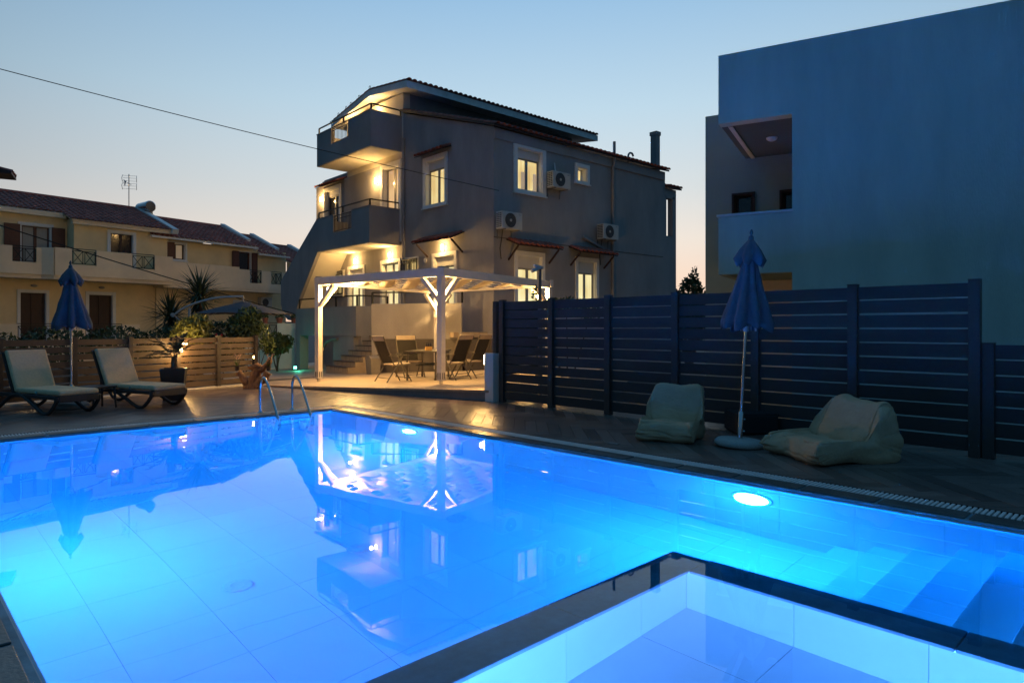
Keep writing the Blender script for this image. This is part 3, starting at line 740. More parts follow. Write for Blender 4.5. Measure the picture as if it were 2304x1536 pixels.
def frond(parent, root, az, el, L_, mat, droop=.9, n=26, leaf=.22, name='frond'):
    mb = MB(); pts = []
    d = Vector((math.cos(az)*math.cos(el), math.sin(az)*math.cos(el), math.sin(el)))
    p = Vector(root)
    for i in range(n+1):
        pts.append(p.copy()); p = p + d*(L_/n); d = (d + Vector((0, 0, -droop/n*(.4+i/n)))).normalized()
    mb.tube(pts, [.008*(1-.8*i/n) for i in range(n+1)], 5)
    for i in range(4, n+1):
        t = (pts[i]-pts[i-1]).normalized(); sd = t.cross(Vector((0, 0, 1))).normalized(); f_ = math.sin(math.pi*min(1, (i/n)*.9+.12))
        for s_ in (-1, 1):
            tip = pts[i] + (sd*s_*.8 + t*.55 + Vector((0, 0, random.uniform(-.35, .05))))*leaf*f_*random.uniform(.8, 1.1)
            w_ = t*.007; mb.quad(pts[i]-w_, pts[i]+w_, (pts[i]+tip)/2 + w_*1.2 + Vector((0, 0, .012)), tip); mb.quad(pts[i]-w_, tip, (pts[i]+tip)/2 - w_*1.2 + Vector((0, 0, .012)))
    return mb.build(name, mat, parent)
for k in range(10):
    frond(pp, (0, 0, .8), 2*math.pi*k/10 + random.uniform(-.2, .2), R(random.uniform(30, 75)), random.uniform(.55, .85), M['leaf_palm'], droop=random.uniform(1.3, 2.3), leaf=.15, n=20)
fdir = (F1-F0).normalized(); fang = math.degrees(math.atan2(fdir.y, fdir.x))
def fence_lamp(s_, z, label, w, side=-1, hot=True):
    p = F0 + fdir*s_
    t = thing('fence_lamp', label, 'lamp', (p.x, p.y, 0), fang, 'warm lamps along the low fence')
    k = -1 if side < 0 else 1
    BOX('bracket', M['ac_dark'], t, -.03, .03, k*.052, k*.085, z-.06, z+.06)
    MB().ball((0, k*.12, z), .04, n=12, m=8).build('bulb', M['bulb_hot'], t, smooth='all')
    lamp_light(t, (0, k*.24, z-.02), w, WARM, .03)
fence_lamp(6.70, .91, 'lamp lit on a fence post behind the potted palm', 34)
gl_ = thing('garden_lamp', 'bright garden lamp seen through the top gap of the low fence', 'lamp', (-7.55, 15.35, 0), 0, 'garden lamps beyond the low fence')
MB().tube([(0, 0, 0), (0, 0, 1.0)], .02, 8).build('stake', M['black_metal'], gl_); MB().ball((0, 0, 1.05), .07, n=12, m=8).build('bulb', M['bulb_hot'], gl_, smooth='all'); lamp_light(gl_, (0, 0, 1.2), 14, WARM, .05)
g2 = thing('garden_lamp', 'garden lamp shining through the fence behind the leftmost lounger', 'lamp', (-9.2, 12.8, 0), 0, 'garden lamps beyond the low fence')
MB().tube([(0, 0, 0), (0, 0, .84)], .02, 8).build('stake', M['black_metal'], g2); MB().ball((0, 0, .905), .06, n=12, m=8).build('bulb', M['bulb_hot'], g2, smooth='all'); lamp_light(g2, (-.12, .1, 1.0), 12, WARM, .05)

# ------------------------------------------------------------------ driftwood stand with two orchids and a candle
dw = thing('driftwood_stand', 'rough driftwood root stand beside the low fence', 'stand', (-6.05, 15.55, 0), 0)
def root(pts, rs, seed):
    q = smooth_path(pts, 5); n = len(q); rr = []
    for i in range(n):
        t = i/(n-1)*(len(rs)-1); k = min(int(t), len(rs)-2); rr.append(rs[k]*(1-(t-k)) + rs[k+1]*(t-k))
    mb = MB(); mb.tube(q, rr, 12)
    for i, v in enumerate(mb.v):
        v = Vector(v); d = mnoise.noise(v*6+Vector((seed, 0, 0)))*.045 + mnoise.noise(v*15)*.015; c = q[i//12]; nn = (v-c)
        if nn.length > 1e-5: v = v + nn.normalized()*d
        mb.v[i] = (v.x, v.y, max(0, v.z))
    return mb
for j, (pts, rs) in enumerate([([(-.05, 0, .0), (-.10, 0, .12), (-.22, -.02, .24), (-.34, -.03, .36)], [.16, .11, .08, .07]),
                               ([(.0, .02, 0), (.02, .0, .18), (.08, .02, .36), (.12, .02, .49), (.02, .0, .50), (-.10, 0, .50)], [.17, .13, .10, .09, .07, .03]),
                               ([(.02, 0, 0), (.16, -.02, .12), (.28, -.03, .22), (.37, -.02, .36)], [.14, .11, .09, .08]),
                               ([(.12, .02, .42), (.24, .03, .47), (.36, .04, .60), (.40, .05, .72)], [.08, .07, .05, .03]),
                               ([(-.18, -.08, 0), (-.08, -.05, .05), (.0, 0, .1)], [.05, .09, .1]),
                               ([(.20, -.10, 0), (.1, -.05, .06), (.0, 0, .1)], [.05, .09, .1])]):
    root(pts, rs, j*3.3).build('root', M['driftwood'], dw, smooth='all')
def orchid(label, loc, seed):
    random.seed(seed); t = thing('potted_orchid', label, 'potted plant', loc, 0, 'orchids on the driftwood stand')
    MB().lathe([(.0, 0), (.042, 0), (.056, .095), (.06, .10), (.06, .11), (.05, .11), (.048, .09), (0, .09)], 16).build('pot', M['pot'], t, smooth=True)
    for k in range(3):
        x, y = random.uniform(-.06, .06), random.uniform(-.05, .05)
        q = smooth_path([(0, 0, .09), (x*.4, y*.4, .2), (x*.9, y*.9, .31), (x*1.6, y*1.6, .38)], 5)
        st_ = MB().tube(q, .0035, 5).build('stem', M['leaf_mid'], t)
        fl = MB()
        for i in range(8, len(q)): fl.ball(q[i] + Vector((random.uniform(-.02, .02), random.uniform(-.02, .02), 0)), .013, .013, .009, 6, 4)
        fl.build('blossom', M['flower'], st_)
    lf = MB()
    for k in range(7):
        a = random.uniform(0, 6.28); d = Vector((math.cos(a), math.sin(a), 0)); s_ = Vector((-d.y, d.x, 0))*.012; b_ = Vector((0, 0, .09))
        h_ = random.uniform(.06, .2); lf.quad(b_-s_, b_+s_, b_+d*.05+Vector((0, 0, h_*.7))+s_, b_+d*.08+Vector((0, 0, h_)), b_+d*.05+Vector((0, 0, h_*.7))-s_)
    lf.build('leaf', M['leaf_mid'], t)
orchid('potted orchid on the left root of the driftwood stand', (-6.40, 15.52, .41), 1)
orchid('potted orchid on the right root of the driftwood stand', (-5.67, 15.53, .41), 2)
cd = thing('candle', 'burning candle in a dark glass on top of the driftwood stand', 'candle', (-6.03, 15.56, .565), 0)
MB().lathe([(.0, 0), (.032, 0), (.035, .01), (.035, .13), (.028, .13), (.026, .1), (0, .1)], 16).build('glass', M['pot'], cd, smooth=True)
MB().ball((0, 0, .155), .016, .016, .035, n=10, m=8).build('flame', emit('flame', (1, .5, .12), 40), cd, smooth='all')
lamp_light(cd, (0, 0, .22), 2, (1, .5, .16), .02)

# ------------------------------------------------------------------ pergola with woven shade strips
PLX, PLY = 4.65, 4.08
pg = thing('pergola', 'white wooden pergola with woven shade strips over the dining terrace', 'pergola', (PG_O[0], PG_O[1], 0), PG_A)
def pgw(x, y): return (PG_O[0] + pu.x*x + pv.x*y, PG_O[1] + pu.y*x + pv.y*y)
ZT = 2.72
for (x, y, sx, sy) in ((0, 0, 1, 1), (0, PLY, 1, -1), (PLX, PLY, -1, -1), (PLX, 0, -1, 1)):
    z0 = plat_z(*pgw(x, y)); dz = -.05*(y/PLY) - .03*(x/PLX)
    ps = BOX('post', M['white_wood'], pg, x-.07, x+.07, y-.07, y+.07, z0+.09, ZT-.165+dz, bevel=.006)
    BOX('foot', M['steel'], ps, x-.03, x+.03, y-.03, y+.03, z0, z0+.10)
    br = MB()
    for s_ in (-1, 1):
        br.box(x-.075, x-.071, y+s_*.03-.012, y+s_*.03+.012, z0+.12, z0+.26); br.box(x+s_*.03-.012, x+s_*.03+.012, y-.075, y-.071, z0+.12, z0+.26)
    br.build('bracket', M['ac_dark'], ps)
    zb = ZT-.17+dz
    MB().bar((x, y+sy*.06, zb-.52), (x, y+sy*.55, zb-.02), .10, .09, up=(0, -sy, 1)).build('brace', M['white_wood'], pg, bevel=.004)
    MB().bar((x+sx*.06, y, zb-.52), (x+sx*.55, y, zb-.02), .10, .09, up=(-sx, 0, 1)).build('brace', M['white_wood'], pg, bevel=.004)
    BOX('post_cap', M['pvc'], ps, x-.055, x+.055, y-.055, y+.055, ZT+.02+dz, ZT+.05+dz)
for (p_, q_) in (((0, -.12), (0, PLY+.1)), ((PLX, -.12), (PLX, PLY+.1))):
    MB().bar((p_[0], p_[1], ZT-.075), (q_[0], q_[1], ZT-.125), .11, .19).build('beam', M['white_wood'], pg, bevel=.005)
for y in (0, PLY):
    dz = -.05*(y/PLY); MB().bar((-.06, y, ZT-.07+dz), (PLX+.06, y, ZT-.105+dz), .12, .188).build('beam', M['white_wood'], pg, bevel=.005)
nst = 10; wst = (PLX-.2)/nst; nrod = 9
for j in range(nrod):
    y = .18 + (PLY-.36)*j/(nrod-1)
    MB().tube([(.05, y, ZT-.06-.05*y/PLY), (PLX-.05, y, ZT-.09-.05*y/PLY)], .014, 8).build('crossbar', M['white_wood'], pg, smooth=True)
per = (PLY-.36)/(nrod-1)
for i in range(nst):
    x0 = .1 + wst*i; mb = MB(); prev = None; N = 64; vv = []
    for k in range(N+1):
        y = .03 + (PLY-.06)*k/N
        z = ZT-.06-.05*y/PLY-.03*(x0/PLX) + .062*math.cos(math.pi*(y-.18)/per)*(1 if i % 2 else -1)
        vv += [(x0+.012, y, z), (x0+wst-.012, y, z), (x0+wst-.012, y, z+.004), (x0+.012, y, z+.004)]
    fs = []
    for k in range(N):
        a_ = k*4; b_ = a_+4; fs += [(a_+j, a_+(j+1) % 4, b_+(j+1) % 4, b_+j) for j in range(4)]
    mb.add(vv, fs); mb.build('shade_strip', M['shade_cloth'], pg, smooth='all')
for (x, y, w, om) in ((PLX-.20, PLY-.20, 230, 26), (.18, PLY-.18, 240, 330), (PLX-.18, .18, 230, 120), (.18, .18, 310, 70)):
    s_ = MB().lathe([(.0, 0), (.05, 0), (.055, .015), (.04, .06), (0, .06)], 16, (x, y, ZT-.33)).build('spotlight', M['bulb_hot'], pg, smooth=True)
    MB().tube([(x, y, ZT-.27), (x, y, ZT-.17)], .012, 6).build('stem', M['ac_dark'], s_)
    lamp_light(pg, (x, y, ZT-.36), w, WARM2, .05, spot=112, blend=.6); lamp_light(pg, (x + (.42 if x < 1 else -.42)*(om > 300), y + (.42 if y < 1 else -.42)*(om > 300), ZT-.40), om, WARM2, .05)

BOX('switch_box', M['white_trim'], pg, PLX-.115, PLX-.072, PLY-.05, PLY+.05, 1.75, 1.93)
# ------------------------------------------------------------------ dining table and chairs
tz = plat_z(-2.15, 17.15)
dt = thing('dining_table', 'rectangular garden table under the pergola', 'table', (-2.15, 17.2, tz), 82)
BOX('table_top', M['brass_frame'], dt, -.75, .75, -.42, .42, .70, .735, bevel=.006)
ap = MB(); ap.box(-.70, .70, -.38, -.35, .64, .70); ap.box(-.70, .70, .35, .38, .64, .70); ap.build('apron', M['brass_frame'], dt)
for sx in (-1, 1):
    for sy in (-1, 1): BOX('leg', M['brass_frame'], dt, sx*.68-.022, sx*.68+.022, sy*.36-.022, sy*.36+.022, 0, .70)
BOX('lower_shelf', M['mesh_dark'], dt, -.5, .5, -.2, .2, .36, .39)
cb_ = thing('condiment_box', 'small ochre box of dark bottles on the garden table', 'box', (-2.12, 16.95, tz+.737), 20)
BOX('case', surf('ochre_box', (.62, .36, .10), .7, .3, 60), cb_, -.08, .08, -.06, .06, 0, .10, bevel=.004)
for x in (-.05, 0, .05):
    MB().lathe([(.0, .09), (.019, .09), (.019, .15), (.009, .17), (.009, .2), (0, .2)], 10, (x, 0, 0)).build('bottle', M['glass_dark'], cb_, smooth=True)
def make_chair(label):
    t = thing('garden_chair', label, 'chair', group='folding chairs round the garden table')
    for y in (-.28, .28):
        MB().tube([(-.16, y, .36), (-.22, y, .44), (-.50, y, 1.10)], .017, 8).build('back_rail', M['brass_frame'], t, smooth=True)
        MB().tube([(.28, y*1.02, 0), (-.12, y*1.02, .63)], .016, 8).build('leg', M['brass_frame'], t, smooth=True)
        MB().tube([(-.42, y*1.06, 0), (.02, y*1.06, .63)], .016, 8).build('leg', M['brass_frame'], t, smooth=True)
        MB().bar((-.36, y*1.08, .645), (.20, y*1.08, .655), .045, .022).build('armrest', M['brass_frame'], t, bevel=.006)
        MB().tube([(-.2, y, .40), (.26, y, .43)], .015, 8).build('seat_rail', M['brass_frame'], t, smooth=True)
    for x, z in ((.22, .09), (-.35, .10)):
        MB().tube([(x, -.29, z), (x, .29, z)], .010, 8).build('stretcher', M['brass_frame'], t, smooth=True)
    MB().tube([(-.50, -.28, 1.10), (-.50, .28, 1.10)], .016, 8).build('top_rail', M['brass_frame'], t, smooth=True)
    d_ = Vector((-.28, 0, .66)).normalized()
    MB().bar(Vector((-.22, 0, .46)), Vector((-.45, 0, 1.0)), .52, .012, up=(1, 0, .42)).build('back_mesh', M['mesh_dark'], t)
    MB().bar(Vector((-.452, 0, 1.0)), Vector((-.505, 0, 1.125)), .54, .045, up=(1, 0, .42)).build('headrest', M['chair_cloth'], t, bevel=.015)
    MB().bar(Vector((-.20, 0, .415)), Vector((.27, 0, .445)), .52, .03).build('seat', M['chair_cloth'], t, bevel=.01)
    return t
chairs = [(-2.86, 16.42, 40, 'folding garden chair at the near left of the table, its dark back in view'), (-2.72, 18.05, -62, 'folding garden chair at the far left of the table'),
          (-1.52, 16.55, 146, 'folding garden chair right of the table, half hidden by the front pergola post'), (-1.10, 17.35, 150, 'folding garden chair at the far right of the table')]
ch0 = make_chair(chairs[0][3])
for i, (x, y, a, lb) in enumerate(chairs):
    c = ch0 if i == 0 else copy_tree(ch0)
    c['label'] = lb; c.location = (x, y, plat_z(x, y)); c.rotation_euler = (0, 0, R(a))

# waste bin by the house steps
wb = thing('waste_bin', 'grey plastic waste bin standing beside the house steps', 'bin', (-4.28, 20.55, plat_z(-4.28, 20.55)), 42)
bb = MB(); a_, b_ = .15, .18
bb.add([(-a_,-a_,0),(a_,-a_,0),(a_,a_,0),(-a_,a_,0),(-b_,-b_,.46),(b_,-b_,.46),(b_,b_,.46),(-b_,b_,.46)], [(3,2,1,0),(0,1,5,4),(1,2,6,5),(2,3,7,6),(3,0,4,7),(4,5,6,7)])
bb.build('body', M['bin'], wb, bevel=.015)
MB().prism([(-.19, .46), (.19, .46), (.19, .49), (.06, .565), (-.06, .565), (-.19, .49)], 'x', -.19, .19).build('lid', M['bin'], wb, bevel=.012)
BOX('flap', M['ac_dark'], wb, -.1, .1, -.05, .05, .56, .572)

# ------------------------------------------------------------------ building kit
def fp(face, s, z, n):   # face 'L': plane x=0 looking to -x; face 'R': plane y=0 looking to -y
    return (-n, s, z) if face == 'L' else (s, -n, z)
def fbox(mb, face, s0, s1, z0, z1, n0, n1, off=0):
    if face == 'L': mb.box(off-n1, off-n0, s0, s1, z0, z1)
    else: mb.box(s0, s1, off-n1, off-n0, z0, z1)
    return mb
def wall_holes(name, mat, parent, face, s0, s1, z0, z1, holes, t=.3, off=0):
    ss = sorted({s0, s1, *[h[0] for h in holes], *[h[1] for h in holes]}); ss = [s for s in ss if s0 <= s <= s1]
    mb = MB()
    for a, b in zip(ss[:-1], ss[1:]):
        cut = sorted([(h[2], h[3]) for h in holes if h[0] <= a+1e-6 and h[1] >= b-1e-6]); z = z0
        for (c, d) in cut:
            if c > z: fbox(mb, face, a, b, z, min(c, z1), -t, 0, off)
            z = d
        if z < z1: fbox(mb, face, a, b, z, z1, -t, 0, off)
    # weld the columns so the wall reads as one face
    return mb.build(name, mat, parent)
def window(parent, face, s0, s1, z0, z1, trim=.14, sill=True, pane='lit_pane', mull=1, box=.28, depth=.16, frame='pvc', off=0, trimmat='white_trim', label=None, shade=None, bottom_trim=True, name='window'):
    """trim outer s0..s1, z0..z1; returns the hole in the wall"""
    a, b, c, d = s0+trim, s1-trim, z0+(trim*.7 if bottom_trim else 0), z1-trim
    t = MB()
    fbox(t, face, s0, a, z0, z1, 0, .045, off); fbox(t, face, b, s1, z0, z1, 0, .045, off); fbox(t, face, a, b, d, z1, 0, .045, off)
    if bottom_trim: fbox(t, face, a, b, z0, c, 0, .045, off)
    fbox(t, face, a-.0, a+.02, c, d, -depth, 0, off); fbox(t, face, b-.02, b, c, d, -depth, 0, off); fbox(t, face, a+.02, b-.02, d-.02, d, -depth, 0, off)
    w = t.build(name, M[trimmat], parent)
    if label: w['label'] = label
    if sill and bottom_trim:
        sb = MB(); fbox(sb, face, s0-.03, s1+.03, z0-.04, z0, 0, .09, off); sb.build('sill', M[trimmat], w)
    dd = d
    if box:
        k = MB(); fbox(k, face, a+.02, b-.02, d-box, d-.02, -depth, -depth+.07, off); k.build('shutter_box', M['pvc_white'], w); dd = d-box
    fw = .055
    sh = MB(); edges = [a+.02 + (b-a-.04)*i/(mull+1) for i in range(mull+2)]
    for i in range(mull+1):
        x0, x1 = edges[i], edges[i+1]
        fbox(sh, face, x0, x0+fw, c, dd, -depth-.02, -depth+.035, off); fbox(sh, face, x1-fw, x1-.001, c, dd, -depth-.02, -depth+.035, off)
        fbox(sh, face, x0+fw, x1-fw, c, c+fw, -depth-.02, -depth+.035, off); fbox(sh, face, x0+fw, x1-fw, dd-fw, dd, -depth-.02, -depth+.035, off)
    sh.build('sash', M[frame], w)
    for i in range(mull+1):
        x0, x1 = edges[i]+fw, edges[i+1]-fw
        p = MB(); fbox(p, face, x0, x1, c+fw, dd-fw, -depth-.012, -depth, off); p.build('pane', M[pane], w)
        if shade == i or shade == 'all':
            q = MB(); fbox(q, face, x0+(x1-x0)*.62, x1, c+fw, c+fw+(dd-c)*.55, -depth+.001, -depth+.006, off); q.build('interior_door', M['interior_shade'], w)
    return (a, b, c, dd if False else d)
tile_me = {}
def barrel(matname):
    if matname not in tile_me:
        n = 6; vv = []; L_ = .40
        for k, (y, r) in enumerate(((0, .105), (L_, .085))):
            for i in range(n+1):
                a = math.pi*i/n; vv.append((r*math.cos(a), y, r*math.sin(a)*.75 + (.012 if k == 0 else 0)))
            for i in range(n+1):
                a = math.pi*i/n; vv.append(((r-.018)*math.cos(a), y, (r-.018)*math.sin(a)*.75 + (.012 if k == 0 else 0)))
        m = 2*(n+1); fs = []
        for i in range(n): fs += [(i, i+1, m+i+1, m+i), (n+1+i+1, n+1+i, m+n+1+i, m+n+1+i+1), (i+1, i, n+1+i, n+1+i+1)]
        mb = MB(); mb.add(vv, fs); me = mb.mesh('roof_tile'); me.materials.append(M[matname])
        for p in me.polygons: p.use_smooth = False
        tile_me[matname] = (me, vv, fs)
    return tile_me[matname]
def tiles(parent, origin, along, up, ncol, nrow, pw_=.24, pl=.33, mat='rooftile', limit=300, keep=None, sx=1.0):
    me, vv, fs = barrel(mat); along = Vector(along).normalized(); up = Vector(up).normalized(); nn = along.cross(up).normalized()
    if nn.z < 0: nn = -nn; 
    items = []
    for r in range(nrow):
        for c in range(ncol):
            if keep and not keep(c, r): continue
            p = Vector(origin) + along*(pw_*(c+.5)) + up*(pl*r)
            items.append((p, r))
    rest = MB(); cnt = 0
    for p, r in items:
        ax = up.cross(nn)
        m4 = Matrix((ax*sx, up, nn)).transposed().to_4x4(); m4.translation = p + nn*random.uniform(0, .006)
        m4 = m4 @ Matrix.Rotation(random.uniform(-.015, .015), 4, 'Z')
        if cnt < limit:
            o = link(bpy.data.objects.new('roof_tile', me)); o.parent = parent; o.matrix_basis = m4
        else: rest.add([m4 @ Vector(v) for v in vv], fs)
        cnt += 1
    if rest.v: rest.build('roof_tiles_far', M[mat], parent)['kind'] = 'stuff'
def wall_lamp(parent, face, s, z, w, off=0, c=WARM2, both=True, energy_off=.28):
    b = MB(); fbox(b, face, s-.05, s+.05, z-.12, z+.12, 0, .03, off); l = b.build('wall_lamp', M['pvc_white'], parent)
    g = MB(); fbox(g, face, s-.045, s+.045, z-.10, z+.10, .03, .10, off); g.build('bulb', M['bulb'], l, bevel=.012)
    p = fp(face, s, z, energy_off); p = (p[0]+(off if face == 'L' else 0), p[1]+(off if face == 'R' else 0), p[2])
    lamp_light(parent, p, w, c, .06)
def canopy(parent, face, s0, s1, z, proj=.55, drop=.22, off=0, brackets=True):
    c = MB()
    if face == 'L': c.prism([(off, z), (off-proj, z-drop), (off-proj, z-drop-.03), (off, z-.04)], 'y', s0, s1)  # (x,z)
    else: c.prism([(off, z), (off-proj, z-drop), (off-proj, z-drop-.03), (off, z-.04)], 'x', s0, s1)
    o = c.build('canopy', M['dark_wood'], parent)
    for s_ in (s0+.1, s1-.1) if brackets else ():
        b = MB(); b.bar(fp(face, s_, z-drop-.45, .0), fp(face, s_, z-drop-.02, proj-.12), .05, .05); 
        k = b.build('bracket', M['dark_wood'], o)
        if off: k.location = (off, 0, 0) if face == 'L' else (0, off, 0)
    n = max(2, int((s1-s0)/.21)); al = (0, 1, 0) if face == 'L' else (1, 0, 0); up = (proj, 0, drop) if face == 'L' else (0, proj, drop)
    org = (off-proj-.03, s0, z-drop+.0) if face == 'L' else (s0, off-proj-.03, z-drop)
    tiles(o, org, al, up, n, 2, pw_=(s1-s0)/n, pl=.25)
    return o
def grille(parent, p0, p1, z0, z1, mat='black_metal', style='bars', th=.02):
    p0 = Vector((*p0, 0)); p1 = Vector((*p1, 0)); L_ = (p1-p0).length; g = MB()
    def P(t, z): q = p0 + (p1-p0)*t; return Vector((q.x, q.y, z))
    for z in (z0, z1): g.bar(P(0, z), P(1, z), th*1.4, th*1.4)
    for t in (0, 1): g.bar(P(t, z0), P(t, z1), th*1.4, th*1.4)
    if style == 'bars':
        n = max(3, int(L_/.11))
        for i in range(1, n): g.bar(P(i/n, z0), P(i/n, z1), th*.8, th*.8)
        g.bar(P(0, z1-.14), P(1, z1-.14), th, th)
    else:
        n = max(2, int(round(L_/.45)))
        for i in range(n):
            a, b = i/n, (i+1)/n
            g.bar(P(a+.08/n, z0), P(a+.92/n, z1), th, th); g.bar(P(a+.08/n, z1), P(a+.92/n, z0), th, th)
            g.bar(P(a+.08/n, z0), P(a+.08/n, z1), th, th); g.bar(P(a+.92/n, z0), P(a+.92/n, z1), th, th)
        g.bar(P(0, z1+.09), P(1, z1+.09), th*1.4, th*1.4)
        for t in (0, 1): g.bar(P(t, z1), P(t, z1+.09), th, th)
    return g.build('grille', M[mat], parent)
def railing(parent, pts, mat='black_metal', h=.27, every=1.5):
    mb = MB()
    for a, b in zip(pts[:-1], pts[1:]):
        a = Vector(a); b = Vector(b); up = Vector((0, 0, h)); mb.bar(a+up, b+up, .045, .045)
        n = max(1, int((b-a).length/every))
        for i in range(n+1):
            p = a + (b-a)*i/n; mb.bar(p, p+up, .05, .05)
    return mb.build('railing', M[mat], parent)

# ------------------------------------------------------------------ the grey house
gh = thing('grey_house', 'three storey grey house with lit balconies behind the pergola', 'house', (-.6, 21.73, 0), 41.8)
GS = M['grey_stucco']
HL, HR = [], []
HL.append(window(gh, 'L', 2.52, 4.02, 5.80, 7.66, pane='lit_pane', mull=1, box=.32, depth=.2))
HL.append(window(gh, 'L', 5.52, 7.07, 4.75, 7.95, pane='lit_orange', mull=1, box=.0, depth=.22, shade=0, name='door', trim=.18, bottom_trim=False))
HL.append(window(gh, 'L', 10.45, 12.15, 4.8, 7.80, pane='glass_dark', mull=1, box=.25, depth=.2, name='door', bottom_trim=False))
HL.append(window(gh, 'L', 8.36, 9.82, 1.28, 4.06, pane='lit_pane_pale', mull=1, box=.3, name='door', bottom_trim=False))
HL.append(window(gh, 'L', 5.56, 7.07, 1.28, 4.12, pane='lit_pane_pale', mull=1, box=.0, name='door', bottom_trim=False, shade=1))
HL.append(window(gh, 'L', 4.36, 5.28, 3.10, 4.09, pane='lit_pane', mull=0, box=.0, trim=.10))
HL.append(window(gh, 'L', 1.96, 3.45, 1.28, 4.10, pane='lit_pane_pale', mull=1, box=.34, name='door', bottom_trim=False))
HL.append(window(gh, 'L', 10.15, 11.15, 2.85, 3.96, pane='lit_pane', mull=0, box=.0, trim=.10))
wall_holes('wall', GS, gh, 'L', 0, 12.9, -.7, 7.97, HL)
at_h = [window(gh, 'L', 7.55, 8.6, 8.36, 10.35, pane='lit_orange', mull=1, box=0, name='door', bottom_trim=False)]
wall_holes('attic_wall', M['light_stucco'], gh, 'L', 5.4, 9.9, 7.97, 10.5, at_h, off=.0)
g = MB(); g.prism([(0, 7.97), (5.4, 7.97), (5.4, 9.68)], 'x', 0, .3); g.build('gable_wall', GS, gh)
HR.append(window(gh, 'R', .86, 2.37, 5.97, 7.66, pane='lit_pane', mull=1, box=.30, depth=.2, shade='all', trim=.17))
HR.append(window(gh, 'R', 3.87, 4.65, 6.71, 7.43, pane='lit_pane', mull=0, box=0, depth=.26, trim=.13, frame='pvc_white'))
HR.append(window(gh, 'R', .90, 2.32, 1.9, 4.01, pane='lit_pane_pale', mull=1, box=.42))
HR.append(window(gh, 'R', 3.89, 5.17, 1.9, 4.01, pane='lit_pane_pale', mull=1, box=.42))
wall_holes('wall', GS, gh, 'R', .301, 9.28, -.7, 7.6, [h for h in HR])
g = MB(); g.box(.301, 9.28, .001, .3, 7.6, 7.95); g.build('wall_top', GS, gh)
g = MB(); g.box(9.28, 9.5, .05, 12.9, -.7, 7.9); g.box(.3, 9.28, 12.7, 12.9, -.7, 8.3); g.box(.3, 9.28, 9.9, 12.7, 8.2, 8.34); g.build('rear_wall', GS, gh)
BOX('cornice', GS, gh, -.012, 9.36, -.06, -.002, 7.58, 7.93, bevel=.01)
BOX('string_course', M['plinth'], gh, .0, 9.28, -.012, -.001, 4.36, 4.385)
# lean-to roof with its tiles at the eave and the verge
g = MB(); g.prism([(-.2, 7.93), (5.4, 9.74), (5.4, 9.82), (-.2, 8.0)], 'x', -.14, 9.45); lr = g.build('lower_roof', M['dark_wood'], gh)
upv = Vector((0, 5.6, 1.81)).normalized()
tiles(lr, (-.16, -.28, 7.975), (1, 0, 0), upv, 40, 17, pw_=.24, pl=.34, keep=lambda c, r: r < 2 or c < 1)
# attic side wall and its wide gable roof
BOX('attic_side_wall', GS, gh, .3, 9.35, 5.4, 5.6, 7.97, 10.52)
BOX('attic_rear_wall', GS, gh, 9.35, 9.5, 5.4, 9.9, 7.97, 10.5)
pr = [(4.54, 10.64), (7.32, 11.0), (10.61, 10.45), (10.61, 10.22), (7.32, 10.76), (4.54, 10.38)]
g = MB(); g.prism(pr, 'x', -.4, 10.4); br_ = g.build('gable_roof', M['ridgewhite'], gh)
u1 = Vector((0, 2.78, .36)).normalized(); u2 = Vector((0, -3.29, .55)).normalized()
tiles(br_, (-.44, 4.46, 10.64), (1, 0, 0), u1, 45, 9, pw_=.24, pl=.32, keep=lambda c, r: r < 2 or c < 1)
tiles(br_, (-.44, 10.69, 10.45), (1, 0, 0), u2, 45, 10, pw_=.24, pl=.34, keep=lambda c, r: c < 1 or r < 1)
rg = MB()
for k, y in enumerate((7.32, 8.2, 8.9, 9.3, 10.0)):   # small scrolls of ridge iron along the verge
    z = 11.12 - max(0, (y-7.32))*.167
    rg.tube([(-.36, y + .06*math.cos(a*.7), z + .06*math.sin(a*.7)) for a in range(10)], .012, 5)
rg.build('verge_scroll', M['black_metal'], br_)
# upper and lower balconies
def balcony(y0, y1, zb, zt, gy0, gy1, gz0, gz1, name):
    x0, x1 = -1.37, -1.22
    f = MB(); f.box(x0, -.002, y0, y1, zb, zb+.16); b = f.build(name, GS, gh)
    p = MB(); p.box(x0, x1, y0, gy0, zb+.16, zt); p.box(x0, x1, gy1, y1, zb+.16, zt); p.box(x0, x1, gy0, gy1, zb+.16, gz0)
    p.box(x1, -.003, y0, y0+.15, zb+.16, zt); p.box(x1, -.003, y1-.15, y1, zb+.16, zt); p.build('parapet', GS, b)
    c = MB(); c.box(x0-.02, x1+.02, y0-.02, gy0, zt, zt+.03); c.box(x1+.021, -.003, y0-.02, y0+.17, zt, zt+.03); c.build('parapet_coping', GS, b); c = MB(); c.box(x0-.02, x1+.02, gy1, y1+.02, zt, zt+.03); c.build('parapet_coping', GS, b)
    sf = MB(); sf.box(x0+.06, -.01, y0+.06, y1-.06, zb-.012, zb-.001); sf.build('soffit', M['light_stucco'], b)
    grille(b, (x0+.05, gy0), (x0+.05, gy1), gz0+.05, gz1)
    railing(b, [(-.02, y0+.07, zt+.03), (x0+.07, y0+.07, zt+.03), (x0+.07, y1-.07, zt+.03)], h=.24)
    return b
balcony(5.5, 9.97, 8.22, 9.56, 7.21, 8.67, 8.9, 9.60, 'upper_balcony')
balcony(5.6, 10.0, 4.62, 5.99, 6.99, 8.48, 5.28, 5.96, 'lower_balcony')
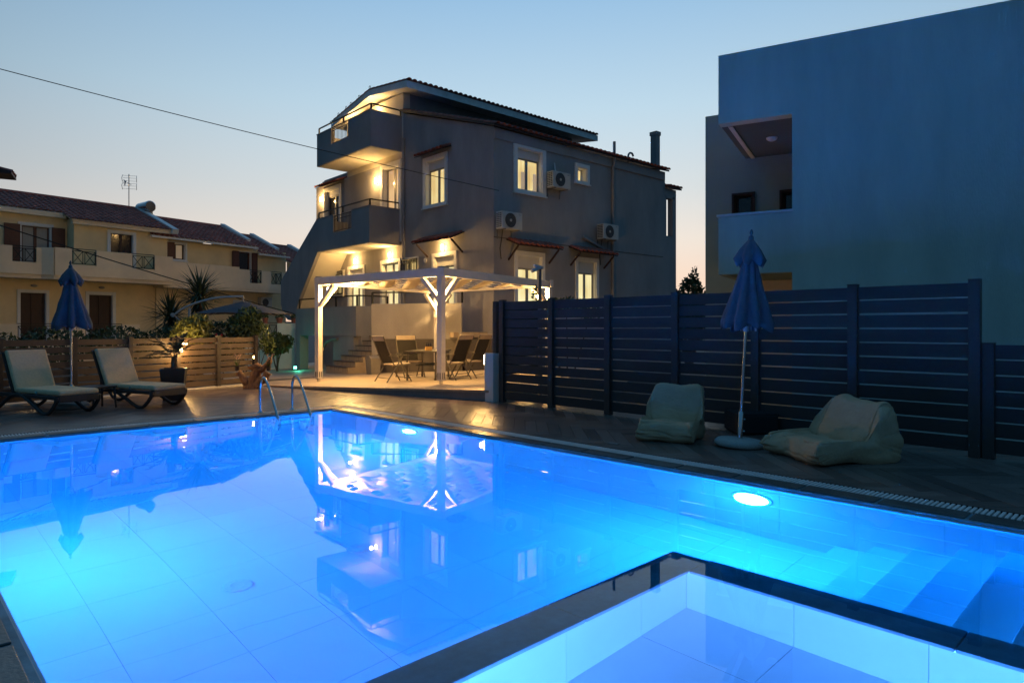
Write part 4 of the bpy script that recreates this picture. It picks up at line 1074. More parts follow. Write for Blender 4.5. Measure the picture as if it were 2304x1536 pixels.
# outside stair that winds down from the lower balcony
g = MB(); g.prism([(10.0, 6.02), (13.72, 3.6), (13.72, 2.5), (13.45, 2.05), (12.95, 1.78), (12.34, 1.72), (11.68, 2.72), (9.9, 4.62)], 'x', -1.37, -1.22)
sr = g.build('stair_parapet', GS, gh)
g = MB(); g.prism([(9.9, 4.62), (11.68, 2.72), (12.34, 1.74), (12.34, 1.9), (11.75, 2.86), (9.9, 4.8)], 'x', -1.215, -.01); g.build('stair_soffit', M['light_stucco'], sr)
for i in range(10):
    y = 10.05+.3*i; BOX('step', M['plinth'], sr, -1.2, -.02, y, y+.3, 4.55-.27*i, 4.74-.27*i)
g = MB(); g.box(-1.2, -.01, 12.35, 13.7, 1.2, 1.7); g.build('stair_base', GS, sr)
# terrace in front of the ground floor
TX = -2.85
tp = MB(); tp.box(TX, TX+.2, 3.9, 8.75, 1.12, 2.16); tp.box(TX+.2, -.01, 3.9, 4.1, -.5, 2.16); tp.box(TX+.2, -.01, 8.55, 8.75, 1.12, 2.16)
tp.box(TX, TX+.35, 8.35, 8.75, -.6, 1.12)
tp.build('terrace_wall', M['light_stucco'] if False else GS, gh)
BOX('terrace_floor', M['platform'], gh, TX+.2, -.01, 4.1, 8.55, 1.12, 1.27)
BOX('terrace_floor', M['platform'], gh, -1.4, -.01, .3, 3.9, 1.10, 1.268)
BOX('store_wall', M['plinth'], gh, -1.3, -1.1, 4.1, 8.6, -.6, 1.12)
BOX('store_wall', GS, gh, TX+.02, -1.35, 4.1, 5.6, -.6, 1.115)
hp = MB(); hp.tube(smooth_path([(TX-.02, 6.35, -.1), (TX-.02, 6.40, .45), (TX-.02, 6.1, .85), (TX-.02, 5.6, 1.0), (TX-.02, 5.2, 1.02)], 5), .055, 8); hp.build('drain_hose', M['bin'], gh, smooth=True)
def hw(x, y): c_, s_ = math.cos(R(41.8)), math.sin(R(41.8)); return (-.6 + c_*x - s_*y, 21.73 + s_*x + c_*y)
def hl(X, Y): c_, s_ = math.cos(R(41.8)), math.sin(R(41.8)); X += .6; Y -= 21.73; return (c_*X + s_*Y, -s_*X + c_*Y)
L2, R2 = Vector((*hl(-4.49, 21.45), 0)), Vector((*hl(-1.59, 21.25), 0))
g = MB(); g.bar(L2 + Vector((0, 0, .80)), R2 + Vector((0, 0, .82)), .2, 2.75); g.build('stair_wall', GS, gh)
nd2 = (R2-L2).normalized(); out2 = Vector((nd2.y, -nd2.x, 0)); out2 = out2 if out2.x < 0 else -out2
g = MB(); g.bar(L2 + nd2*.25 + out2*.115 + Vector((0, 0, .28)), R2 + out2*.115 + Vector((0, 0, .28)), .025, 1.55); g.build('plinth_band', M['plinth'], gh)
g = MB(); g.bar((R2.x+.02, R2.y-.15, .28), (-.015, .12, .28), .03, 1.55); g.box(-.03, -.004, .02, 2.3, -.5, 1.05); g.build('plinth_band', M['plinth'], gh)
railing(gh, [(TX+.1, 8.6, 2.16), (TX+.1, 4.0, 2.16), (TX+1.3, 4.0, 2.16)], h=.36)
railing(gh, [(L2.x, L2.y, 2.18), (R2.x, R2.y, 2.2)], h=.36)
for i in range(7):
    x = -3.95 + .27*i; z0 = -.25
    s_ = BOX('step', M['platform'], gh, x, x+.30 if i < 6 else x+.9, 2.42, 3.88, z0, .16*(i+1)-.005)
    BOX('tread', M['plinth'], s_, x-.02, x+.27, 2.42, 3.88, .16*(i+1)-.005, .16*(i+1)+.02)
    for k in range(5): MB().box(x-.004, x-.001, 2.42+.29*k-.004, 2.42+.29*k+.004, .16*i+.03, .16*(i+1)-.006).build('riser_joint', M['plinth'], s_)
# canopies, lamps, pipes
canopy(gh, 'L', 2.30, 4.15, 7.83, .33, .13, brackets=False); canopy(gh, 'L', 10.2, 12.35, 7.97, .33, .13, brackets=False); canopy(gh, 'L', 1.55, 3.85, 4.72, .62, .26)
canopy(gh, 'R', .55, 2.65, 4.36, .6, .24); canopy(gh, 'R', 3.55, 5.6, 4.36, .6, .24)
wall_lamp(gh, 'L', 7.35, 7.40, 73); wall_lamp(gh, 'L', 12.3, 7.35, 52); wall_lamp(gh, 'L', 7.25, 10.1, 70); wall_lamp(gh, 'L', 8.95, 10.0, 59)
wall_lamp(gh, 'L', 9.1, 4.25, 63); wall_lamp(gh, 'L', 6.3, 4.28, 63); wall_lamp(gh, 'L', 2.75, 4.27, 52)
MB().tube([(-.06, 5.30, -.4), (-.06, 5.30, 8.7)], .05, 10).build('drain_pipe', GS, gh, smooth=True)
MB().tube([(5.95, -.07, -.4), (5.95, -.07, 7.55), (5.95, -.14, 7.7), (5.95, -.14, 8.55)], .055, 10).build('vent_pipe', GS, gh, smooth=True)
MB().tube([(5.9, -.06, 4.25), (4.25, -.06, 4.75)], .055, 10).build('branch_pipe', GS, gh, smooth=True)
MB().tube(smooth_path([(7.1, .1, 8.0), (7.1, .1, 8.25), (7.2, .1, 8.38), (7.35, .1, 8.38), (7.42, .1, 8.28)], 4), .04, 8).build('hooded_pipe', GS, gh, smooth=True)
ch = MB(); ch.box(9.44, 9.70, .45, .75, 7.8, 9.62); ch.box(9.41, 9.73, .42, .78, 9.62, 9.78); ch.build('chimney', GS, gh)
rb = MB(); rb.box(9.5, 10.3, .05, .3, -.6, 5.3); rb.box(9.5, 9.6, .05, .3, 5.3, 7.0); rb.box(10.05, 10.3, .05, .3, 5.3, 7.0); rb.box(9.5, 10.3, .05, .3, 6.9, 7.3); rb.box(10.1, 10.3, .3, 4, -.6, 5.3); rb.box(9.5, 10.3, .3, 4, 4.3, 4.45); rb.build('rear_porch', GS, gh)
g = MB(); g.prism([(-.1, 7.3), (3.5, 8.2), (3.5, 8.3), (-.1, 7.38)], 'x', 9.5, 10.5); prf = g.build('porch_roof', M['dark_wood'], gh); tiles(prf, (9.5, -.16, 7.36), (1, 0, 0), (0, 3.6, .9), 4, 2, pw_=.25)
MB().lathe([(.0, 0), (.09, 0), (.09, .03), (.06, .03), (.055, .01)], 16).build('vent', M['white_trim'], gh).matrix_basis = Matrix.Translation((-.005, 3.88, 3.9)) @ Matrix.Rotation(R(-90), 4, 'Y')
grille(gh, (-.12, 4.3), (-.12, 5.35), 3.15, 4.0, th=.025); grille(gh, (-.12, 10.15), (-.12, 11.15), 2.9, 3.9, th=.025)
# air conditioners on the side wall
def ac_unit(label, x, z, pipe_up=True):
    X, Y = hw(x, 0); t = thing('air_conditioner', label, 'air conditioner', (X, Y, z), 41.8, 'air conditioners on the grey house')
    BOX('case', M['ac_white'], t, -.44, .44, -.42, -.10, 0, .56, bevel=.015)
    MB().lathe([(.0, 0), (.225, 0), (.235, .012), (.235, .02), (0, .02)], 28).build('fan_grille', M['ac_dark'], t, smooth=True).matrix_basis = Matrix.Translation((-.09, -.421, .28)) @ Matrix.Rotation(R(90), 4, 'X')
    MB().lathe([(.0, 0), (.045, 0), (.045, .012), (0, .012)], 16).build('fan_hub', M['ac_white'], t, smooth=True).matrix_basis = Matrix.Translation((-.09, -.443, .28)) @ Matrix.Rotation(R(90), 4, 'X')
    rng = MB()
    for r_ in (.07, .11, .15, .19, .225): rng.tube([(-.09 + r_*math.cos(2*math.pi*k/20), -.444, .28 + r_*math.sin(2*math.pi*k/20)) for k in range(21)], .003, 4, caps=False)
    rng.build('grille_ring', M['bin'], t)
    sl = MB()
    for c_ in range(3):
        for k in range(8): sl.box(-.4415, -.4405, -.38+.09*c_, -.31+.09*c_, .05+.06*k, .09+.06*k)
    sl.build('side_slot', M['ac_dark'], t)
    BOX('badge', M['ac_dark'], t, .27, .37, -.4225, -.4205, .48, .495)
    b = MB()
    for x_ in (-.3, .3): b.box(x_-.02, x_+.02, -.42, 0, -.03, 0); b.box(x_-.02, x_+.02, -.02, -.002, -.3, 0)
    b.build('bracket', M['bin'], t)
    if pipe_up: MB().tube([(.05, -.12, .55), (.04, -.05, .72), (.02, -.03, .95)], .022, 6).build('pipe', M['white_trim'], t)
    else: MB().tube([(-.15, -.1, 0), (-.13, -.04, -.25), (-.2, -.03, -.6), (-.15, -.03, -.95)], .014, 6).build('pipe', M['cable'], t)
ac_unit('air conditioner beside the upper lit window of the grey house', 2.77, 6.28); ac_unit('air conditioner near the front corner of the grey house', .45, 4.62, False)
ac_unit('air conditioner beside the vent pipe of the grey house', 5.42, 4.73, False)

# ------------------------------------------------------------------ the white building
wbd = thing('white_building', 'large pale rendered building with a corner loggia behind the fence', 'building', (3.87, 12.5, 0), -28.6)
WM = M['white_wall']
g = MB(); g.box(1.28, 11, 0, .25, -.7, 5.22); g.box(0, 11, 0, .25, 5.22, 6.5); g.box(0, .2, .25, 3.0, 5.5, 6.5); g.box(.2, 11, .25, 9, 6.38, 6.48); g.build('wall', WM, wbd)
BOX('parapet', WM, wbd, 0, 1.28, 0, .18, 2.40, 3.48); BOX('ledge', M['white_trim'], wbd, -.03, 1.30, -.03, .21, 3.48, 3.52)
BOX('parapet', WM, wbd, 0, .15, .18, 3.0, 2.40, 3.48)
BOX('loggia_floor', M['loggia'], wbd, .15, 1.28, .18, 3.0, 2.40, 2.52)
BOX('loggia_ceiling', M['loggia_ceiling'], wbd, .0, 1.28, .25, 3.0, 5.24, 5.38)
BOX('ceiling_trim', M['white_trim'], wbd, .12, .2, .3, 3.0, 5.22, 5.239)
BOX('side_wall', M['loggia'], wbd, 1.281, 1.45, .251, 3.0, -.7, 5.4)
bh = [window(wbd, 'R', -.30, .20, 2.9, 4.47, trim=.04, box=0, pane='glass_dark', mull=0, off=3.0, trimmat='dark_wood', frame='dark_wood'),
      window(wbd, 'R', .72, 1.24, 2.55, 4.45, trim=.04, box=0, pane='glass_dark', mull=0, off=3.0, trimmat='dark_wood', frame='dark_wood', name='door', bottom_trim=False)]
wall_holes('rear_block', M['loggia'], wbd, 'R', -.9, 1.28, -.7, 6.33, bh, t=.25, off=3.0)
g = MB(); g.box(-.9, -.65, 3.25, 9, -.7, 6.33); g.box(-.65, 11, 3.25, 9, 6.2, 6.30); g.box(-.95, -.9, 3.5, 9, -.7, 5.3); g.build('rear_block_side', WM, wbd)
MB().ball((.75, 1.5, 5.235), .11, .11, .07, 14, 8).build('ceiling_lamp', M['white_trim'], wbd, smooth='all')
g = MB(); g.box(.15, 1.28, 2.0, 2.2, -.7, 2.4); g.build('lower_recess_wall', M['peach_wall'], wbd)

# ------------------------------------------------------------------ yellow houses
yh = thing('yellow_house', 'yellow two storey house with dark shutters on the far left', 'house', (-20.7, 27, 0), 52.6)
YW, PWL = M['yellow_wall'], M['peach_wall']
hA = [window(yh, 'R', 3.95, 5.18, 4.0, 5.86, trim=.13, box=0, pane='glass_dark', mull=1, frame='dark_wood', depth=.14, name='door', bottom_trim=False)]
wall_holes('wall', YW, yh, 'R', 2.62, 6.62, 3.5, 6.05, hA, t=.25)
hB = [window(yh, 'R', .80, 2.10, 3.7, 5.9, trim=.12, box=0, pane='curtain', mull=1, frame='shutter', depth=.12, off=.8, name='door', bottom_trim=False)]
wall_holes('wall', YW, yh, 'R', -4, 2.62, 3.5, 6.3, hB, t=.25, off=.8)
g = MB(); g.box(2.62, 2.87, .25, .8, 3.5, 6.2); g.box(6.40, 6.62, .25, 6, 0, 6.2); g.box(-4, 6.4, 6, 6.2, 0, 6.2); g.build('wall_return', YW, yh)
hC = [window(yh, 'R', .54, 1.68, .5, 3.0, trim=.11, box=0, pane='dark_wood', mull=1, frame='dark_wood', depth=.12, name='door', bottom_trim=False),
      window(yh, 'R', 3.07, 4.30, .5, 3.03, trim=.13, box=0, pane='dark_wood', mull=1, frame='dark_wood', depth=.12, name='door', bottom_trim=False)]
wall_holes('wall', YW, yh, 'R', -4, 6.62, -.5, 3.45, hC, t=.25)
BOX('pilaster', YW, yh, 6.05, 6.55, -.12, -.002, -.5, 3.40)
def shutter_leaf(parent, face, s0, s1, z0, z1, off, n=.03):
    b = MB(); fbox(b, face, s0, s1, z0, z1, n, n+.05, off); o = b.build('shutter', M['shutter'], parent)
    k = int((z1-z0)/.09); s_ = MB()
    for i in range(k): fbox(s_, face, s0+.05, s1-.05, z0+.05+i*.09, z0+.10+i*.09, n+.05, n+.062, off)
    s_.build('louvre', M['shutter'], o)
shutter_leaf(yh, 'R', .30, .86, 4.1, 5.78, .8, .06); shutter_leaf(yh, 'R', 2.02, 2.52, 4.1, 5.78, .8, .06)
bal = MB(); bal.prism([(-4, -.95), (1.1, -.95), (1.45, -1.25), (6.25, -1.25), (6.25, -.002), (2.86, -.002), (2.86, .79), (-4, .79)], 'z', 3.42, 3.58); ba = bal.build('balcony', PWL, yh)
def par_seg(parent, p, q, z0, z1, gaps=(), mat=None, gz=4.06, t=.14):
    p = Vector((*p, 0)); q = Vector((*q, 0)); L_ = (q-p).length; d = (q-p)/L_; mb = MB(); x = 0
    def piece(a, b, zz0, zz1):
        if b-a > .01: mb.bar(p+d*a+Vector((0, 0, (zz0+zz1)/2)), p+d*b+Vector((0, 0, (zz0+zz1)/2)), t, zz1-zz0)
    for a, b in gaps:
        piece(x, a, z0, z1); piece(a, b, z0, gz); x = b
        pa, pb = p+d*a, p+d*b; grille(parent, (pa.x, pa.y), (pb.x, pb.y), gz+.05, z1-.08, style='x')
    piece(x, L_, z0, z1); return mb.build('parapet', mat or PWL, parent)
par_seg(ba, (-4, -.95), (1.12, -.95), 3.58, 4.68, [(4.1, 4.92)]); par_seg(ba, (1.12, -.95), (1.47, -1.25), 3.58, 4.70)
par_seg(ba, (1.47, -1.25), (6.25, -1.25), 3.58, 4.72, [(.62, 1.55), (3.0, 3.97)]); par_seg(ba, (6.2, -1.18), (6.2, 0), 3.58, 4.72)
g = MB(); g.prism([(-.3, 6.05), (3.5, 7.45), (7.2, 6.05), (7.2, 6.12), (3.5, 7.52), (-.3, 6.12)], 'x', 2.45, 6.72); g.prism([(.5, 6.34), (3.5, 7.45), (7.2, 6.05), (7.2, 6.12), (3.5, 7.52), (.5, 6.41)], 'x', -4.2, 2.449); yr = g.build('roof', PWL, yh)
BOX('eave_board', PWL, yh, 2.5, 6.7, -.27, -.02, 5.93, 6.045); BOX('eave_board', PWL, yh, -4, 2.49, .5, .78, 6.22, 6.335)
upv = Vector((0, 3.8, 1.4)).normalized()
tiles(yr, (-4.2, -.36, 6.10), (1, 0, 0), upv, 45, 13, pw_=.2425, pl=.325, keep=lambda c, r: not ((c < 27 or c > 44) and r < 3 and c < 27), limit=300)
rt = MB(); rt.tube([(-4.2, 3.5, 7.56), (6.6, 3.5, 7.56)], .10, 8); rt.build('ridge', M['rooftile'], yr)
g = MB(); g.bar((6.78, -.5, 6.04), (6.78, 3.5, 7.55), .28, .24); g.bar((6.78, 3.5, 7.55), (6.78, 7.2, 6.15), .28, .24); g.build('gable_coping', M['ridgewhite'], yr)
for (x, z) in ((1.13, 3.18), (3.71, 3.22)): MB().ball((x, -.05, z), .13, .05, .06, 12, 6).build('lamp_unlit', M['pvc'], yh, smooth='all')
def wl_of(o, p): 
    a = o.rotation_euler.z; return (o.location.x + math.cos(a)*p[0] - math.sin(a)*p[1], o.location.y + math.sin(a)*p[0] + math.cos(a)*p[1], p[2])
an = thing('tv_antenna', 'television antenna on the ridge of the yellow house', 'antenna', wl_of(yh, (6.34, 3.5, 7.5)), 20)
MB().tube([(0, 0, 0), (0, 0, 1.78)], .022, 6).build('mast', M['alu'], an)
am = MB(); am.tube([(-.05, -.25, 1.3), (.05, .35, 1.3)], .012, 5)
for z in (1.05, 1.2, 1.32, 1.45, 1.6, 1.72): am.tube([(-.3, .1, z), (.3, .1, z)], .007, 4)
for x in (-.32, .32): am.tube([(x, .18, 1.02), (x*1.05, .05, 1.2), (x, .18, 1.36)], .012, 4); am.tube([(x, .18, 1.4), (x*1.05, .05, 1.58), (x, .18, 1.76)], .012, 4)
for k in range(4): am.tube([(-.15-.04*k, -.2+.1*k, 1.12+.08*k), (-.12, -.2+.1*k, 1.3+.05*k), (-.2, -.2+.1*k, 1.45)], .014, 4)
am.build('dipole', M['alu'], an)
bo = thing('water_heater', 'shiny solar water heater tank on the ridge of the yellow house', 'water heater', wl_of(yh, (6.95, 3.0, 7.62)), 52.6)
MB().lathe([(.0, 0), (.24, .0), (.28, .04), (.28, 1.1), (.24, 1.14), (0, 1.14)], 24).build('tank', M['boiler'], bo, smooth=True).matrix_basis = Matrix.Rotation(R(90), 4, 'X') @ Matrix.Translation((0, 0, -.6))
bs = MB()
for y in (-.3, .4): bs.box(-.2, .2, y-.03, y+.03, -.5, -.22)
bs.build('stand', M['alu'], bo)
# second row of yellow houses
y2 = thing('yellow_house', 'further yellow house with stepped red roofs and a long pale balcony', 'house', (-15.8, 34.0, 0), 57)
h2 = [window(y2, 'R', -1.95, -.82, 4.72, 5.66, trim=.10, box=0, pane='dim_pane', mull=1, frame='dark_wood', depth=.14), window(y2, 'R', 2.05, 2.85, 3.6, 5.55, trim=.03, box=0, pane='glass_dark', mull=0, frame='shutter', depth=.12, name='door', bottom_trim=False)]
wall_holes('wall', YW, y2, 'R', -2.8, 5.15, 3.5, 5.72, h2, t=.25)
h3 = [window(y2, 'R', 1.75, 2.85, 1.6, 2.9, trim=.1, box=0, pane='glass_dark', mull=0, frame='pvc_white')]
wall_holes('wall', YW, y2, 'R', -2.8, 5.15, -.5, 3.45, h3, t=.25)
g = MB(); g.box(4.95, 5.15, .25, 6, -.5, 5.6); g.build('wall_return', YW, y2)
shutter_leaf(y2, 'R', -2.0, -1.5, 4.8, 5.6, 0, .05); shutter_leaf(y2, 'R', 1.66, 2.06, 3.7, 5.5, 0, .05); shutter_leaf(y2, 'R', 2.86, 3.2, 3.7, 5.5, 0, .05)
g = MB(); g.box(-2.6, 4.3, -1.05, -.002, 3.32, 3.46); b2_ = g.build('balcony', PWL, y2)
par_seg(b2_, (-2.5, -1.0), (1.4, -1.0), 3.46, 4.56); par_seg(b2_, (1.4, -1.0), (4.3, -1.0), 3.46, 4.46, [(.62, 1.35), (1.95, 2.65)], gz=3.78); par_seg(b2_, (4.25, -.93), (4.25, 0), 3.46, 4.46)
def small_roof(x0, x1, z0, lift=0, lim=200):
    g = MB(); g.prism([(-.35, z0), (3.0, z0+1.35), (6.2, z0), (6.2, z0+.07), (3.0, z0+1.42), (-.35, z0+.07)], 'x', x0, x1); r_ = g.build('roof', PWL, y2)
    n = int((x1-x0)/.245); tiles(r_, (x0, -.40, z0+.06), (1, 0, 0), (0, 3.35, 1.35), n, 11, pw_=(x1-x0)/n, pl=.33, limit=lim)
    rt = MB(); rt.tube([(x0, 3.0, z0+1.46), (x1, 3.0, z0+1.46)], .10, 8); rt.build('ridge', M['rooftile'], r_)
    g = MB(); g.bar((x1+.1, .6, z0+.45), (x1+.1, 3.0, z0+1.5), .26, .3); g.build('gable_coping', M['ridgewhite'], r_)
    g = MB(); g.prism([(.0, z0-.1), (3.0, z0-.1), (3.0, z0+1.3), (.6, z0+.35), (0, z0+.1)], 'x', x1-.02, x1+.2); g.build('gable_wall', M['ridgewhite'], r_)
small_roof(-2.8, 3.0, 5.74, lim=180); small_roof(3.22, 4.9, 5.42, lim=80); small_roof(5.2, 7.6, 5.05, lim=60)
BOX('gutter', M['white_trim'], y2, -2.8, 3.0, -.45, -.36, 5.70, 5.78); BOX('gutter', M['white_trim'], y2, 3.05, 5.1, -.45, -.36, 5.38, 5.46)
g = MB(); g.box(3.25, 3.95, -.35, -.02, 2.55, 3.1); a2 = g.build('air_conditioner_case', M['ac_white'], y2, bevel=.02)
MB().lathe([(.0, 0), (.2, 0), (.2, .01), (0, .01)], 20).build('fan_grille', M['ac_dark'], a2).matrix_basis = Matrix.Translation((3.52, -.352, 2.82)) @ Matrix.Rotation(R(90), 4, 'X')
# low front walls
def low_wall(label, p, q, z0, z1, gaps=(), mat='peach_wall'):
    p = Vector(p); q = Vector(q); t = thing('garden_wall', label, 'wall', (p.x, p.y, 0), math.degrees(math.atan2(q.y-p.y, q.x-p.x)))
    par_seg(t, (0, 0), ((q-p).length, 0), z0, z1, gaps, M[mat], gz=.75)
    return t
a_ = wl_of(yh, (-3.5, -2.6, 0)); b_ = wl_of(yh, (4.2, -2.6, 0))
low_wall('pale front wall with black railings before the yellow house', a_[:2], b_[:2], -.3, 1.56, [(3.3, 4.65), (5.6, 7.0)])
low_wall('white low wall with a black grille left of the grey house', (-10.6, 26.5), (-8.6, 27.6), -.5, 1.6, [(.55, 1.2)], 'white_trim')
# tiled corner of a roof at the left edge
nr = thing('neighbour_roof', 'tip of a tiled roof corner entering at the left edge', 'roof', (-15.25, 20, 5.95), 30)
g = MB(); g.prism([(-3, 0), (.25, 0), (.25, .07), (-3, .9)], 'y', -.5, .5); nrr = g.build('eave', M['dark_wood'], nr)
tiles(nrr, (.25, -.5, .06), (0, 1, 0), (-3.2, 0, .85), 4, 6)
nw = MB(); nw.box(-3, -.4, -.4, .4, -6, 0); nw.build('wall', M['peach_wall'], nr)

# ------------------------------------------------------------------ planting
def leaf_cloud(name, mat, parent, blobs, n, size, seed, long=2.2, hang=0.0):
    rnd = random.Random(seed); mb = MB(); tot = sum(r[0]*r[1]*r[2] for c, r in blobs)
    for c, r in blobs:
        k = int(n * r[0]*r[1]*r[2]/tot)
        for _ in range(k):
            while True:
                d = Vector((rnd.uniform(-1, 1), rnd.uniform(-1, 1), rnd.uniform(-1, 1)))
                if .25 < d.length < 1: break
            if rnd.random() < .6: d = d.normalized()*rnd.uniform(.75, 1.08)
            p = Vector(c) + Vector((d.x*r[0], d.y*r[1], d.z*r[2]))
            a = Vector((rnd.gauss(0, 1), rnd.gauss(0, 1), rnd.gauss(0, 1)-hang)).normalized(); b = a.cross(Vector((rnd.gauss(0, 1), rnd.gauss(0, 1), rnd.gauss(0, 1)))).normalized()
            s = size*rnd.uniform(.6, 1.3); l_ = s*long/2; w_ = s/2
            mb.quad(p - a*l_, p + b*w_, p + a*l_, p - b*w_)
    return mb.build(name, mat, parent)
def stems(parent, base, blobs, r=.03, name='trunk'):
    mb = MB()
    for c, rr in blobs:
        q = smooth_path([base, (Vector(base)*.6 + Vector(c)*.4) + Vector((random.uniform(-.05, .05), random.uniform(-.05, .05), 0)), c], 4)
        mb.tube(q, [r*(1-.6*i/(len(q)-1)) for i in range(len(q))], 6)
    return mb.build(name, M['bark'], parent, smooth=True)
def shrub(name, label, cat, loc, blobs, n, size, mat, seed, long=2.2, hang=0, r=.03, group=None):
    t = thing(name, label, cat, loc, 0, group); stems(t, (0, 0, 0), blobs, r); leaf_cloud('crown', M[mat], t, blobs, n, size, seed, long, hang); return t
shrub('hedge', 'long dark clipped hedge behind the low brown fence', 'hedge', (-9.6, 16.6, 0), [((-2.2, -1.9, .95), (.9, .6, .42)), ((-1.2, -.9, .95), (.9, .6, .45)), ((-.3, .1, 1.0), (.8, .6, .45)), ((.6, .9, .95), (.8, .6, .48))], 5200, .06, 'leaf_dark', 3, 1.6)
shrub('bush', 'drooping yellow green bamboo bush behind the lamp on the fence', 'bush', (-7.75, 16.1, 0), [((0, 0, 1.32), (.42, .35, .32)), ((.15, .1, 1.5), (.3, .3, .22)), ((-.2, 0, 1.1), (.3, .3, .25))], 1500, .045, 'leaf_yellow', 4, 4.0, 1.2, .02, 'bushes behind the low fence')
shrub('bush', 'rounded olive green bush under the grey cantilever parasol', 'bush', (-6.95, 17.35, 0), [((0, 0, 1.45), (.42, .38, .36)), ((.1, .05, 1.75), (.28, .28, .2))], 1700, .045, 'leaf_mid', 5, 4.0, .8, .02, 'bushes behind the low fence')
rb_ = shrub('bush', 'dark bush with a few red flowers between the two lighter bushes', 'bush', (-7.4, 17.0, 0), [((0, 0, 1.15), (.7, .4, .45)), ((-.6, -.3, 1.0), (.5, .35, .35))], 2200, .055, 'leaf_dark', 6, 2.0, 0, .02, 'bushes behind the low fence')
for k in range(7): MB().ball((random.uniform(-.1, .25), -.42, random.uniform(1.0, 1.25)), .03, n=6, m=4).build('flower', M['flower_red'], rb_)
shrub('bush', 'thin wispy bush at the right end of the low fence', 'bush', (-6.55, 17.25, 0), [((0, 0, 1.18), (.3, .28, .35)), ((.18, .1, .95), (.22, .2, .25))], 420, .045, 'leaf_mid', 7, 2.5, 0, .018, 'bushes behind the low fence')
gt = shrub('small_tree', 'small round tree in green floodlight left of the grey house', 'tree', (-8.55, 24.3, -.17), [((.08, 0, .95), (.42, .4, .30)), ((-.22, .1, .78), (.3, .3, .24)), ((.3, -.05, 1.1), (.3, .26, .22)), ((-.06, 0, 1.24), (.24, .24, .18))], 1700, .07, 'leaf_mid', 8, 2.0, 0, .035)
fs_ = thing('floodlight', 'small green floodlight on the ground beside the grey house', 'floodlight', (-8.05, 24.75, -.17), 60)
BOX('base', M['ac_dark'], fs_, -.07, .07, -.05, .05, 0, .03); BOX('lens', emit('green_lens', (.15, 1, .65), 6), fs_, -.06, .06, -.02, .02, .06, .15, bevel=.01)
BOX('housing', M['ac_dark'], fs_, -.08, .08, .021, .07, .03, .17, bevel=.01)
lamp_light(fs_, (-.05, -.2, .25), 13, (.10, 1.0, .62), .05)
pt_ = shrub('tree', 'dark tree in the gap between the grey house and the white building', 'tree', (8.1, 30.5, -.6), [((-.3, 0, 2.6), (.9, .8, .95)), ((.5, .2, 2.4), (.8, .7, .9)), ((.1, 0, 3.6), (.55, .5, .75)), ((-.8, 0, 3.3), (.35, .35, .6)), ((.9, 0, 3.2), (.3, .3, .6)), ((.25, 0, 4.3), (.18, .18, .55))], 6500, .10, 'leaf_dark', 9, 2.2, 0, .12)
shrub('bush', 'small dark shrub peeping over the tall fence below the lit windows', 'bush', (1.35, 16.6, -.2), [((0, 0, 2.15), (.55, .35, .22)), ((-.55, 0, 2.05), (.4, .3, .16)), ((.6, 0, 2.0), (.4, .3, .18)), ((-.75, .1, 2.35), (.1, .1, .3))], 1100, .06, 'leaf_dark', 10, 2.0, 0, .03)
def yucca(label, loc, h, rad, n, seed):
    rnd = random.Random(seed); t = thing('yucca', label, 'yucca', loc, 0, 'spiky yuccas behind the low fence')
    MB().tube([(0, 0, 0), (.03, 0, h*.5), (0, .02, h)], [.09, .08, .07], 10).build('trunk', M['bark'], t, smooth=True)
    mb = MB()
    for i in range(n):
        az = rnd.uniform(0, 2*math.pi); el = R(rnd.choice([rnd.uniform(-20, 85), rnd.uniform(-60, 20)]))
        d = Vector((math.cos(az)*math.cos(el), math.sin(az)*math.cos(el), math.sin(el))); s_ = d.cross(Vector((0, 0, 1)))
        s_ = s_.normalized() if s_.length > .01 else Vector((1, 0, 0)); L_ = rad*rnd.uniform(.7, 1.05); b = Vector((0, 0, h + rnd.uniform(-.35, .08)))
        w_ = .026; m_ = b + d*L_*.45; tip = b + d*L_ + Vector((0, 0, -.05*rnd.random()))
        up = s_.cross(d)*.008
        mb.quad(b-s_*w_*.7, m_-s_*w_+up, tip, m_, b); mb.quad(b, m_, tip, m_+s_*w_+up, b+s_*w_*.7)
    mb.build('leaf_rosette', M['yucca'], t)
    dead = MB()
    for i in range(n//3):
        az = rnd.uniform(0, 2*math.pi); z = h - rnd.uniform(.2, .7); d = Vector((math.cos(az), math.sin(az), -1.6)).normalized(); s_ = Vector((-math.sin(az), math.cos(az), 0))*.02; b = Vector((0, 0, z))
        dead.quad(b-s_, b+s_, b+d*rad*.6)
    dead.build('dead_leaves', M['bark'], t)
yucca('tall yucca with a wide spiky head before the pale balcony', (-9.0, 19.2, 0), 2.45, .92, 210, 1)
yucca('shorter spiky yucca left of the tall one', (-9.55, 18.6, 0), 1.85, .85, 170, 2)

# grey cantilever parasol in the neighbouring garden
cp = thing('cantilever_parasol', 'open grey cantilever parasol with a curved white arm in the garden', 'parasol', (-8.85, 18.3, 0), 0)
MB().tube([(0, 0, 0), (0, 0, 1.95)], .035, 10).build('mast', M['pole_white'], cp, smooth=True)
MB().tube(smooth_path([(-.42, 0, 1.75), (-.2, .02, 1.93), (.25, .04, 2.12), (.8, .05, 2.24), (1.45, .06, 2.27)], 5), .03, 10).build('arm', M['pole_white'], cp, smooth=True)
MB().tube([(-.42, 0, 1.75), (0, 0, 1.33)], .022, 8).build('strut', M['pole_white'], cp, smooth=True)
for p_ in ((-.44, -.03, 1.76), (.03, -.04, 1.31)): MB().lathe([(.0, 0), (.06, 0), (.06, .03), (0, .03)], 14).build('crank', M['pole_white'], cp, smooth=True).matrix_basis = Matrix.Translation(p_) @ Matrix.Rotation(R(90), 4, 'X')
